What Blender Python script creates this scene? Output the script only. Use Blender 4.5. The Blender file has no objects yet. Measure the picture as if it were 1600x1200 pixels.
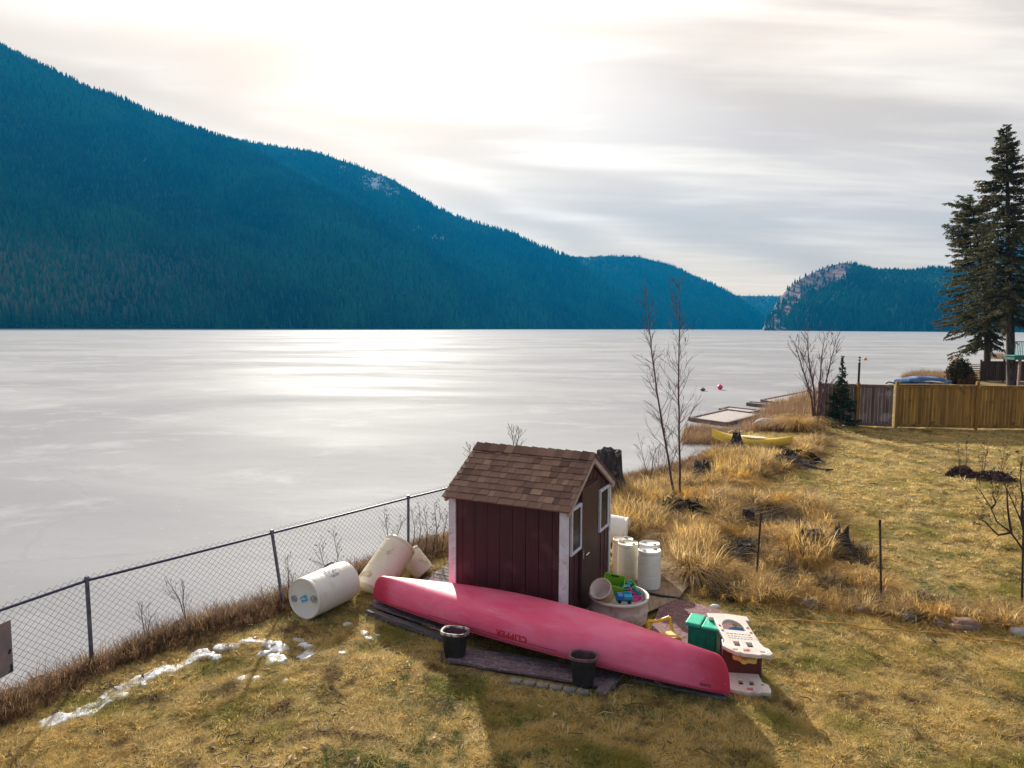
import bpy, math, random
import numpy as np
from mathutils import Vector, Matrix
PI = math.pi
rad = math.radians
random.seed(7)
rng = np.random.default_rng(11)
S = bpy.context.scene
COL = S.collection

# ------------------------------------------------------------------ camera
F_PX = 1067.0
PITCH = math.atan(89 / 1067)
ROLL = rad(0.3)
EYE = 4.2
cam_d = bpy.data.cameras.new('camera')
cam = bpy.data.objects.new('camera', cam_d)
COL.objects.link(cam)
cam_d.sensor_width = 36
cam_d.lens = F_PX / 1600 * 36
cam_d.clip_start = 0.1
cam_d.clip_end = 20000
cam.matrix_world = (Matrix.Translation((0, 0, EYE)) @ Matrix.Rotation(PI / 2 - PITCH, 4, 'X')
                    @ Matrix.Rotation(ROLL, 4, 'Z'))
S.camera = cam

# ------------------------------------------------------------------ sun, sky, exposure
SUN_AZ = rad(-12.2)          # from +Y towards +X
SUN_EL = rad(22)
SUN_DIR = Vector((math.sin(SUN_AZ) * math.cos(SUN_EL), math.cos(SUN_AZ) * math.cos(SUN_EL), math.sin(SUN_EL)))
sd = bpy.data.lights.new('sun', 'SUN')
sd.energy = 5.0
sd.angle = rad(0.9)
sd.color = (1.0, 0.94, 0.83)
sun = bpy.data.objects.new('sun', sd)
COL.objects.link(sun)
sun.rotation_euler = SUN_DIR.to_track_quat('Z', 'Y').to_euler()
sun.location = (0, 0, 60)
S.view_settings.view_transform = 'Standard'
S.view_settings.look = 'None'
S.view_settings.exposure = 1.18
S.view_settings.gamma = 1
S.cycles.use_denoising = True
S.cycles.max_bounces = 6
S.cycles.diffuse_bounces = 3
S.cycles.glossy_bounces = 3
S.cycles.transmission_bounces = 4
S.cycles.transparent_max_bounces = 8
S.cycles.volume_bounces = 0
S.cycles.caustics_reflective = False
S.cycles.caustics_refractive = False


def N(nt, t, **kw):
    n = nt.nodes.new(t)
    for k, v in kw.items():
        setattr(n, k, v)
    return n


def math_n(nt, op, a, b=None, clamp=False):
    n = N(nt, 'ShaderNodeMath', operation=op, use_clamp=clamp)
    for i, v in enumerate((a, b)):
        if v is None:
            continue
        if isinstance(v, (int, float)):
            n.inputs[i].default_value = v
        else:
            nt.links.new(v, n.inputs[i])
    return n.outputs[0]


def mixc(nt, fac, a, b, mode='MIX'):
    n = N(nt, 'ShaderNodeMix', data_type='RGBA', blend_type=mode)
    for i, v in ((0, fac), (6, a), (7, b)):
        if isinstance(v, (int, float)):
            n.inputs[i].default_value = v
        elif isinstance(v, tuple):
            n.inputs[i].default_value = (*v, 1) if len(v) == 3 else v
        else:
            nt.links.new(v, n.inputs[i])
    return n.outputs[2]


def ramp(nt, fac, pts):
    n = N(nt, 'ShaderNodeMapRange', interpolation_type='SMOOTHSTEP')
    nt.links.new(fac, n.inputs[0])
    n.inputs[1].default_value, n.inputs[2].default_value = pts[0], pts[1]
    n.inputs[3].default_value, n.inputs[4].default_value = pts[2], pts[3]
    return n.outputs[0]


world = bpy.data.worlds.new('World')
S.world = world
world.use_nodes = True
wt = world.node_tree
wt.nodes.clear()
wo = N(wt, 'ShaderNodeOutputWorld')
bg = N(wt, 'ShaderNodeBackground')
wt.links.new(bg.outputs[0], wo.inputs[0])
sky = N(wt, 'ShaderNodeTexSky', sky_type='NISHITA')
sky.sun_disc = False
sky.sun_elevation = SUN_EL
sky.sun_rotation = SUN_AZ
tc = N(wt, 'ShaderNodeTexCoord')
sep = N(wt, 'ShaderNodeSeparateXYZ')
wt.links.new(tc.outputs['Generated'], sep.inputs[0])
zc = math_n(wt, 'ADD', math_n(wt, 'MAXIMUM', sep.outputs[2], 0.0), 0.09)
cu = math_n(wt, 'DIVIDE', sep.outputs[0], zc)
cv = math_n(wt, 'DIVIDE', sep.outputs[1], zc)
cb = N(wt, 'ShaderNodeCombineXYZ')
wt.links.new(cu, cb.inputs[0])
wt.links.new(cv, cb.inputs[1])


def cloud(rot, scale, nscale, detail, dist, seed):
    m = N(wt, 'ShaderNodeMapping')
    m.inputs['Rotation'].default_value = (0, 0, rot)
    m.inputs['Scale'].default_value = scale
    m.inputs['Location'].default_value = (seed, seed * .37, 0)
    wt.links.new(cb.outputs[0], m.inputs[0])
    n = N(wt, 'ShaderNodeTexNoise')
    n.inputs['Scale'].default_value = nscale
    n.inputs['Detail'].default_value = detail
    n.inputs['Roughness'].default_value = 0.5
    n.inputs['Distortion'].default_value = dist
    wt.links.new(m.outputs[0], n.inputs['Vector'])
    return n.outputs[0]


c1 = cloud(rad(-48), (0.30, 1.0, 1), 0.85, 4, 0.5, 3.1)
c2 = cloud(rad(-40), (0.35, 1.0, 1), 2.6, 6, 0.6, 8.4)
c3 = cloud(rad(-52), (0.16, 1.0, 1), 5.5, 7, 0.35, 12.7)
cl = math_n(wt, 'ADD', math_n(wt, 'ADD', math_n(wt, 'MULTIPLY', c1, 0.45), math_n(wt, 'MULTIPLY', c2, 0.30)), math_n(wt, 'MULTIPLY', c3, 0.25))
thin = ramp(wt, cl, (0.43, 0.57, 0, 1))
dt = N(wt, 'ShaderNodeVectorMath', operation='DOT_PRODUCT')
wt.links.new(tc.outputs['Generated'], dt.inputs[0])
dt.inputs[1].default_value = SUN_DIR
glow = ramp(wt, dt.outputs['Value'], (0.84, 0.998, 0, 1))        # bright cloud round the sun
front = ramp(wt, dt.outputs['Value'], (-0.3, 0.85, 0, 1))        # forward scattering through thin cloud
low = ramp(wt, sep.outputs[2], (0.0, 0.30, 1, 0))
SKY_LIGHT = (0.72, 0.595, 0.455)
SKY_DARK = (0.475, 0.37, 0.28)
cc = mixc(wt, thin, SKY_DARK, SKY_LIGHT)


def cloud_uv(px, py):
    x, y = (px - 800) / F_PX, (511 - py) / F_PX
    d = Vector((x, 1, y)).normalized()
    return Vector((d.x / (d.z + .09), d.y / (d.z + .09)))


def band(p, q, width, seed, wob=.5):
    """a long grey streak of thicker cloud between two directions"""
    a, b = cloud_uv(*p), cloud_uv(*q)
    t = (b - a).normalized()
    nrm = Vector((-t.y, t.x))
    dn = N(wt, 'ShaderNodeVectorMath', operation='DOT_PRODUCT')
    wt.links.new(cb.outputs[0], dn.inputs[0])
    dn.inputs[1].default_value = (nrm.x, nrm.y, 0)
    n = cloud(math.atan2(-t.y, t.x), (.4, 1, 1), 1.6, 5, .5, seed)
    d = math_n(wt, 'ABSOLUTE', math_n(wt, 'ADD', math_n(wt, 'SUBTRACT', dn.outputs['Value'], a.dot(nrm)), math_n(wt, 'MULTIPLY', math_n(wt, 'SUBTRACT', n, .5), wob * 2)))
    return ramp(wt, d, (0.0, width, 1, 0))


streaks = math_n(wt, 'MAXIMUM', band((190, 135), (800, 345), .42, 2.2, .35), math_n(wt, 'MULTIPLY', band((860, 290), (1250, 405), .55, 6.3, .6), .9))
streaks = math_n(wt, 'MAXIMUM', streaks, math_n(wt, 'MULTIPLY', band((1080, 120), (1600, 260), .30, 9.1, .5), .55))
cc = mixc(wt, math_n(wt, 'MULTIPLY', glow, math_n(wt, 'ADD', math_n(wt, 'MULTIPLY', thin, .5), .5)), cc, (0.88, 0.78, 0.66))
cc = mixc(wt, math_n(wt, 'MULTIPLY', low, 0.75), cc, (0.82, 0.585, 0.345))
cc = mixc(wt, math_n(wt, 'MULTIPLY', streaks, 0.85), cc, (0.475, 0.355, 0.235))
back = mixc(wt, thin, (0.15, 0.18, 0.23), (0.26, 0.275, 0.31))
cc = mixc(wt, front, back, cc)
skyc = N(wt, 'ShaderNodeVectorMath', operation='SCALE')
wt.links.new(sky.outputs[0], skyc.inputs[0])
skyc.inputs[3].default_value = 0.08
tot = mixc(wt, 0.88, skyc.outputs[0], cc)
wt.links.new(tot, bg.inputs[0])
bg.inputs[1].default_value = 1.0

# ------------------------------------------------------------------ geometry helpers
_Fv = np.array([0, math.cos(PITCH), -math.sin(PITCH)])
_Rv = np.array([1.0, 0, 0])
_Uv = np.array([0, math.sin(PITCH), math.cos(PITCH)])
_R2 = _Rv * math.cos(ROLL) + _Uv * math.sin(ROLL)
_U2 = -_Rv * math.sin(ROLL) + _Uv * math.cos(ROLL)


def ray(px, py):
    d = _Fv + _R2 * (px - 800) / F_PX - _U2 * (py - 600) / F_PX
    return d / d[1]


def W(px, py, z=0.0):
    """the point of the photograph's pixel on the horizontal plane z"""
    d = ray(px, py)
    t = (z - EYE) / d[2]
    return Vector((d[0] * t, t, z))


def V(px, py, dist):
    """the point of the pixel at distance dist along +Y"""
    d = ray(px, py)
    return Vector((d[0] * dist, dist, EYE + d[2] * dist))


def to_px(P):
    P = np.asarray(P, float)
    d = P - np.array([0, 0, EYE])
    w = d @ _Fv
    return 800 + F_PX * (d @ _R2) / w, 600 - F_PX * (d @ _U2) / w


class MB:
    def __init__(s):
        s.v, s.f, s.t = [], [], []

    def add(s, vs, fs, tint=None):
        o = len(s.v)
        s.v += [tuple(v) for v in vs]
        s.f += [tuple(o + i for i in f) for f in fs]
        s.t += [0.5 if tint is None else tint] * len(vs)
        return s

    def box(s, c, d, rz=0, ry=0, rx=0, tint=None):
        m = Matrix.Rotation(rz, 3, 'Z') @ Matrix.Rotation(ry, 3, 'Y') @ Matrix.Rotation(rx, 3, 'X')
        vs = [Vector(c) + m @ Vector((x * d[0] / 2, y * d[1] / 2, z * d[2] / 2)) for x in (-1, 1) for y in (-1, 1) for z in (-1, 1)]
        return s.add(vs, [(0, 1, 3, 2), (4, 6, 7, 5), (0, 4, 5, 1), (2, 3, 7, 6), (0, 2, 6, 4), (1, 5, 7, 3)], tint)

    def prism(s, pts, a, b, axis='z', tint=None):
        """outline pts extruded from a to b along the axis"""
        n = len(pts)

        def q(p, h):
            return {'z': (p[0], p[1], h), 'x': (h, p[0], p[1]), 'y': (p[0], h, p[1])}[axis]
        vs = [q(p, a) for p in pts] + [q(p, b) for p in pts]
        return s.add(vs, [tuple(range(n))[::-1], tuple(range(n, 2 * n))] + [(i, (i + 1) % n, n + (i + 1) % n, n + i) for i in range(n)], tint)

    def tube(s, pts, r, n=8, tint=None, cap=True):
        pts = [Vector(p) for p in pts]
        rs = r if isinstance(r, (list, tuple)) else [r] * len(pts)
        vs, fs = [], []
        up = Vector((0.31, 0.17, 0.93))
        for i, p in enumerate(pts):
            d = (pts[min(i + 1, len(pts) - 1)] - pts[max(i - 1, 0)])
            if d.length < 1e-9:
                d = Vector((0, 0, 1))
            d.normalize()
            a = d.cross(up)
            if a.length < .05:
                a = d.cross(Vector((1, 0, 0)))
            a.normalize()
            b = d.cross(a)
            for k in range(n):
                t = 2 * PI * k / n
                vs.append(p + (a * math.cos(t) + b * math.sin(t)) * rs[i])
        for i in range(len(pts) - 1):
            for k in range(n):
                fs.append((i * n + k, i * n + (k + 1) % n, (i + 1) * n + (k + 1) % n, (i + 1) * n + k))
        if cap:
            fs.append(tuple(range(n)))
            fs.append(tuple((len(pts) - 1) * n + k for k in range(n))[::-1])
        return s.add(vs, fs, tint)

    def lathe(s, prof, n=32, M=None, tint=None, sx=1, sy=1):
        vs, fs = [], []
        for r, z in prof:
            for k in range(n):
                t = 2 * PI * k / n
                p = Vector((r * math.cos(t) * sx, r * math.sin(t) * sy, z))
                vs.append(M @ p if M else p)
        for i in range(len(prof) - 1):
            for k in range(n):
                fs.append((i * n + k, i * n + (k + 1) % n, (i + 1) * n + (k + 1) % n, (i + 1) * n + k))
        fs.append(tuple(range(n))[::-1])
        fs.append(tuple((len(prof) - 1) * n + k for k in range(n)))
        return s.add(vs, fs, tint)

    def build(s, name, mat=None, parent=None, smooth=False, bevel=0, loc=None, link=True):
        me = bpy.data.meshes.new(name)
        me.from_pydata(s.v, [], s.f)
        at = me.attributes.new('tint', 'FLOAT', 'POINT')
        at.data.foreach_set('value', np.array(s.t, np.float32))
        me.validate()
        me.update()
        if smooth:
            me.polygons.foreach_set('use_smooth', [True] * len(me.polygons))
        o = bpy.data.objects.new(name, me)
        if link:
            COL.objects.link(o)
        if mat:
            me.materials.append(mat)
        if parent:
            o.parent = parent
        if loc is not None:
            o.location = loc
        if bevel:
            b = o.modifiers.new('bevel', 'BEVEL')
            b.width = bevel
            b.segments = 2
            b.limit_method = 'ANGLE'
            b.angle_limit = rad(40)
        if smooth == 'auto' or (bevel and not smooth):
            pass
        return o


def np_mesh(name, v, f, mat, attrs=None, smooth=False, link=True):
    me = bpy.data.meshes.new(name)
    f = np.asarray(f)
    k = f.shape[1]
    me.vertices.add(len(v))
    me.vertices.foreach_set('co', np.asarray(v, np.float32).ravel())
    me.loops.add(f.size)
    me.loops.foreach_set('vertex_index', f.ravel().astype(np.int32))
    me.polygons.add(len(f))
    me.polygons.foreach_set('loop_start', np.arange(0, f.size, k, dtype=np.int32))
    if smooth:
        me.polygons.foreach_set('use_smooth', np.ones(len(f), bool))
    for n_, a in (attrs or {}).items():
        at = me.attributes.new(n_, 'FLOAT', 'POINT')
        at.data.foreach_set('value', np.asarray(a, np.float32))
    me.update(calc_edges=True)
    me.validate()
    o = bpy.data.objects.new(name, me)
    if link:
        COL.objects.link(o)
    if mat:
        me.materials.append(mat)
    return o


def tag(o, label=None, cat=None, group=None, kind=None):
    for k, v in (('label', label), ('category', cat), ('group', group), ('kind', kind)):
        if v:
            o[k] = v
    return o


def thing(name, label, cat, loc=(0, 0, 0), rz=0, group=None):
    o = bpy.data.objects.new(name, None)
    COL.objects.link(o)
    o.location = loc
    o.rotation_euler = (0, 0, rz)
    return tag(o, label, cat, group)


def dup(root, loc, rot, label):
    def cp(o, par):
        c = o.copy()
        COL.objects.link(c)
        c.parent = par
        for ch in o.children:
            cp(ch, c)
        return c
    r = cp(root, None)
    r.location = loc
    r.rotation_euler = rot
    r['label'] = label
    return r


# ------------------------------------------------------------------ materials
_M = {}


def mat(name, c1, c2=None, scale=6, rough=0.7, bump=0.0, bscale=None, stretch=(1, 1, 1), spots=None, spot_scale=3,
        spot_at=(0.56, 0.66), tint=None, metallic=0, trans=0, coat=0, world_co=False, detail=6, rnd=None, spec=0.5, lohi=(0.35, 0.65)):
    if name in _M:
        return _M[name]
    m = bpy.data.materials.new(name)
    _M[name] = m
    m.use_nodes = True
    nt = m.node_tree
    b = nt.nodes['Principled BSDF']
    out = nt.nodes['Material Output']
    if world_co:
        co = N(nt, 'ShaderNodeNewGeometry').outputs['Position']
    else:
        co = N(nt, 'ShaderNodeTexCoord').outputs['Object']
    mp = N(nt, 'ShaderNodeMapping')
    mp.inputs['Scale'].default_value = stretch
    nt.links.new(co, mp.inputs[0])
    no = N(nt, 'ShaderNodeTexNoise')
    no.inputs['Scale'].default_value = scale
    no.inputs['Detail'].default_value = detail
    no.inputs['Roughness'].default_value = 0.6
    nt.links.new(mp.outputs[0], no.inputs['Vector'])
    c2 = c2 or tuple(x * 0.75 for x in c1)
    col = mixc(nt, ramp(nt, no.outputs[0], (*lohi, 0, 1)), c1, c2)
    if tint:                                     # the per-piece attribute drives a second colour
        a = N(nt, 'ShaderNodeAttribute', attribute_name='tint')
        col = mixc(nt, a.outputs['Fac'], col, mixc(nt, 1.0, col, tint, 'MULTIPLY'))
    if rnd:                                      # per-instance colour
        oi = N(nt, 'ShaderNodeObjectInfo')
        for k, (c, lo, hi) in enumerate(rnd):
            sel = ramp(nt, oi.outputs['Random'], (lo, hi, 0, 1))
            col = mixc(nt, sel, col, c)
    if spots:
        n2 = N(nt, 'ShaderNodeTexNoise')
        n2.inputs['Scale'].default_value = spot_scale
        n2.inputs['Detail'].default_value = 5
        nt.links.new(co, n2.inputs['Vector'])
        col = mixc(nt, ramp(nt, n2.outputs[0], (*spot_at, 0, 1)), col, spots)
    nt.links.new(col, b.inputs['Base Color'])
    b.inputs['Roughness'].default_value = rough
    b.inputs['Metallic'].default_value = metallic
    b.inputs['Specular IOR Level'].default_value = spec
    b.inputs['Coat Weight'].default_value = coat
    if bump:
        n3 = no
        if bscale:
            n3 = N(nt, 'ShaderNodeTexNoise')
            n3.inputs['Scale'].default_value = bscale
            n3.inputs['Detail'].default_value = 4
            nt.links.new(mp.outputs[0], n3.inputs['Vector'])
        bp = N(nt, 'ShaderNodeBump')
        bp.inputs['Strength'].default_value = 0.7
        bp.inputs['Distance'].default_value = bump
        nt.links.new(n3.outputs[0], bp.inputs['Height'])
        nt.links.new(bp.outputs[0], b.inputs['Normal'])
    if trans:
        tr = N(nt, 'ShaderNodeBsdfTranslucent')
        nt.links.new(col, tr.inputs[0])
        mx = N(nt, 'ShaderNodeMixShader')
        mx.inputs[0].default_value = trans
        nt.links.new(b.outputs[0], mx.inputs[1])
        nt.links.new(tr.outputs[0], mx.inputs[2])
        nt.links.new(mx.outputs[0], out.inputs[0])
    return m


WOOD_GREY = mat('weathered_wood', (0.23, 0.19, 0.19), (0.10, 0.075, 0.08), 5, 0.9, 0.006, stretch=(1, 14, 14), tint=(0.55, 0.5, 0.5))
BARK = mat('bark', (0.10, 0.07, 0.055), (0.03, 0.022, 0.02), 9, 0.95, 0.02, stretch=(1, 1, .25))
STEEL = mat('galvanised', (0.17, 0.18, 0.22), (0.09, 0.095, 0.13), 12, 0.55, metallic=0.5)
BLACKP = mat('black_plastic', (0.012, 0.012, 0.013), (0.03, 0.03, 0.03), 8, 0.5)
WHITEPAINT = mat('white_paint', (0.72, 0.72, 0.76), (0.60, 0.58, 0.60), 9, 0.55, spots=(0.45, 0.42, 0.42), spot_scale=14, spot_at=(0.62, 0.7))

# ------------------------------------------------------------------ numpy noise and terrain height


def _h(ix, iy, s):
    n = (ix * 374761393 + iy * 668265263 + s * 1274126177) & 0x7fffffff
    n = ((n ^ (n >> 13)) * 1103515245 + 12345) & 0x7fffffff
    n = ((n ^ (n >> 15)) * 1274126177) & 0x7fffffff
    return (n & 0xffff) / 65535.0


def vn(x, y, s=0):
    x = np.asarray(x, float)
    y = np.asarray(y, float)
    ix = np.floor(x).astype(np.int64)
    iy = np.floor(y).astype(np.int64)
    fx, fy = x - ix, y - iy
    fx = fx * fx * (3 - 2 * fx)
    fy = fy * fy * (3 - 2 * fy)
    a = _h(ix, iy, s) * (1 - fx) + _h(ix + 1, iy, s) * fx
    b = _h(ix, iy + 1, s) * (1 - fx) + _h(ix + 1, iy + 1, s) * fx
    return a * (1 - fy) + b * fy


def fbm(x, y, s=0, o=4, g=0.5):
    t, a, n = 0, 1, 0
    for k in range(o):
        t = t + a * vn(x * 2 ** k, y * 2 ** k, s + k * 17)
        n += a
        a *= g
    return t / n


ICE_Z = -0.55
SHORE = [(-60, -60), (-9.5, 2.5), (-6.6, 6.2), (-5.75, 8.2), (-4.15, 10.35), (-2.5, 12.6), (-1.7, 13.9), (0, 15.6), (1.6, 17.6), (2.9, 19.3),
         (4.4, 20.3), (5.9, 22.2), (7.4, 24.6), (8.6, 27.0), (10.3, 29.5), (11.8, 33), (14.2, 37.5), (18.6, 44.5), (22, 49), (30, 54), (40, 63),
         (52, 76), (75, 90), (130, 120), (320, 190), (900, 330)]
_sh = np.array(SHORE, float)


def shore_sd(x, y):
    """signed distance to the waterline, positive on land"""
    x = np.asarray(x, float)
    y = np.asarray(y, float)
    best = np.full(x.shape, 1e18)
    sgn = np.ones(x.shape)
    for a, b in zip(_sh[:-1], _sh[1:]):
        d = b - a
        t = np.clip(((x - a[0]) * d[0] + (y - a[1]) * d[1]) / (d @ d), 0, 1)
        qx, qy = x - a[0] - t * d[0], y - a[1] - t * d[1]
        r = qx * qx + qy * qy
        c = d[0] * qy - d[1] * qx           # >0 : left of the line = lake side
        m = r < best - 1e-12
        best = np.where(m, r, best)
        sgn = np.where(m, np.where(c > 0, -1, 1), sgn)
    return np.sqrt(best) * sgn


def ground_z(x, y):
    x = np.asarray(x, float)
    y = np.asarray(y, float)
    s = shore_sd(x, y) + (fbm(x * 1.3, y * 1.3, 5, 3) - .5) * 0.35
    t = np.clip((s + 0.45) / 1.0, 0, 1)
    t = t * t * (3 - 2 * t)
    z = -0.95 + 0.95 * t
    near = np.clip(1.4 - np.hypot(x, y) / 60, 0.1, 1)
    z = z + t * near * ((fbm(x * .5, y * .5, 1, 3) - .5) * .10 + (fbm(x * 2.2, y * 2.2, 2, 4) - .5) * .07 + (fbm(x * 9, y * 9, 3, 2) - .5) * .025)
    # level pad under the shed, deck and canoe
    c, sn = math.cos(rad(-27)), math.sin(rad(-27))
    u = (x - .6) * c + (y - 9.9) * sn
    v = -(x - .6) * sn + (y - 9.9) * c
    pad = np.clip(1.3 - np.maximum(np.abs(u) / 3.0, np.abs(v) / 1.9), 0, .3) / .3
    z = z * (1 - pad) + (z * 0.25 - .015) * pad
    return z


def gz(x, y):
    return float(ground_z(np.array([x]), np.array([y]))[0])


def Gd(px, py, dz=0.0):
    """pixel to the terrain surface"""
    p = W(px, py, 0)
    for _ in range(4):
        p = W(px, py, gz(p.x, p.y))
    p.z += dz
    return p


def growth(a, b, d0, d1):
    """coordinates from a to b with step growing d0 -> d1"""
    o, x = [a], a
    sg = 1 if b > a else -1
    st = d0
    while (b - x) * sg > 0:
        x += sg * st
        o.append(x)
        st = min(st * 1.12, d1)
    return o


def in_poly(px, py, poly):
    px = np.asarray(px)
    py = np.asarray(py)
    r = np.zeros(px.shape, bool)
    n = len(poly)
    for i in range(n):
        x1, y1 = poly[i]
        x2, y2 = poly[(i + 1) % n]
        c = ((y1 > py) != (y2 > py)) & (px < (x2 - x1) * (py - y1) / (y2 - y1 + 1e-12) + x1)
        r ^= c
    return r


WILD_PX = [(955, 870), (955, 775), (1010, 765), (1040, 752), (1095, 735), (1125, 705), (1210, 692), (1290, 688), (1285, 710), (1230, 735), (1200, 745),
           (1150, 765), (1170, 785), (1240, 780), (1280, 800), (1300, 835), (1360, 868), (1385, 925), (1470, 945), (1600, 960), (1750, 965), (1750, 1000),
           (1600, 985), (1500, 982), (1430, 972), (1330, 958), (1240, 950), (1130, 940), (1095, 930), (1090, 905), (1040, 885), (1035, 850)]
WILD = [tuple(W(a, b)[:2]) for a, b in WILD_PX]
FENCE_LINE = [(-6.5, 5.2), (-5.39, 7.18), (-5.0, 8.05), (-3.42, 9.95), (-1.83, 12.05), (-0.6, 13.55)]

# ------------------------------------------------------------------ ground, ice
xs = sorted(set(growth(-7.5, -70, .2, 8) + list(np.arange(-7.5, 9, .065)) + growth(9, 900, .1, 30)))
ys = sorted(set(growth(6.3, -60, .1, 8) + list(np.arange(6.3, 15, .065)) + growth(15, 400, .09, 15)))
X, Y = np.meshgrid(xs, ys)
Z = ground_z(X.ravel(), Y.ravel())
nx, ny = len(xs), len(ys)
idx = np.arange(nx * ny).reshape(ny, nx)
fc = np.stack([idx[:-1, :-1], idx[:-1, 1:], idx[1:, 1:], idx[1:, :-1]], -1).reshape(-1, 4)
keep = (Z[fc] > -0.93).any(1)
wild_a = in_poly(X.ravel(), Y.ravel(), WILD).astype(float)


def ground_mat():
    m = bpy.data.materials.new('lawn_soil')
    m.use_nodes = True
    nt = m.node_tree
    b = nt.nodes['Principled BSDF']
    co = N(nt, 'ShaderNodeNewGeometry').outputs['Position']

    def nz(s, d=6, r=.6):
        n = N(nt, 'ShaderNodeTexNoise')
        n.inputs['Scale'].default_value = s
        n.inputs['Detail'].default_value = d
        n.inputs['Roughness'].default_value = r
        nt.links.new(co, n.inputs['Vector'])
        return n.outputs[0]
    col = mixc(nt, ramp(nt, nz(14, 8, .75), (.3, .7, 0, 1)), (0.07, 0.05, 0.022), (0.36, 0.26, 0.10))
    col = mixc(nt, ramp(nt, nz(1.1, 5), (.50, .68, 0, .75)), col, (0.14, 0.15, 0.04))
    col = mixc(nt, ramp(nt, nz(2.6, 6, .7), (.60, .70, 0, .8)), col, (0.10, 0.06, 0.035))
    col = mixc(nt, ramp(nt, nz(.5, 3), (.5, .65, 0, .5)), col, (0.50, 0.35, 0.14))
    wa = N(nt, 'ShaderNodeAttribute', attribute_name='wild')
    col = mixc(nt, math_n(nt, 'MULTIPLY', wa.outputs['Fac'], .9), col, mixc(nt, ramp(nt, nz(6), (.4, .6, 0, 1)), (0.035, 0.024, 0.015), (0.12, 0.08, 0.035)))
    sp = N(nt, 'ShaderNodeSeparateXYZ')
    nt.links.new(co, sp.inputs[0])
    bank = ramp(nt, sp.outputs[2], (-.38, -.08, 1, 0))
    col = mixc(nt, bank, col, mixc(nt, ramp(nt, nz(9), (.4, .6, 0, 1)), (0.06, 0.04, 0.025), (0.22, 0.15, 0.08)))
    nt.links.new(col, b.inputs['Base Color'])
    b.inputs['Roughness'].default_value = .95
    b.inputs['Specular IOR Level'].default_value = .15
    bp = N(nt, 'ShaderNodeBump')
    bp.inputs['Distance'].default_value = .03
    bp.inputs['Strength'].default_value = 1
    nt.links.new(nz(40, 5, .7), bp.inputs['Height'])
    nt.links.new(bp.outputs[0], b.inputs['Normal'])
    return m


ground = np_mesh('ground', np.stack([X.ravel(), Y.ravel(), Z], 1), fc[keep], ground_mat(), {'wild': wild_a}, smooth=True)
tag(ground, kind='structure')


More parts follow.
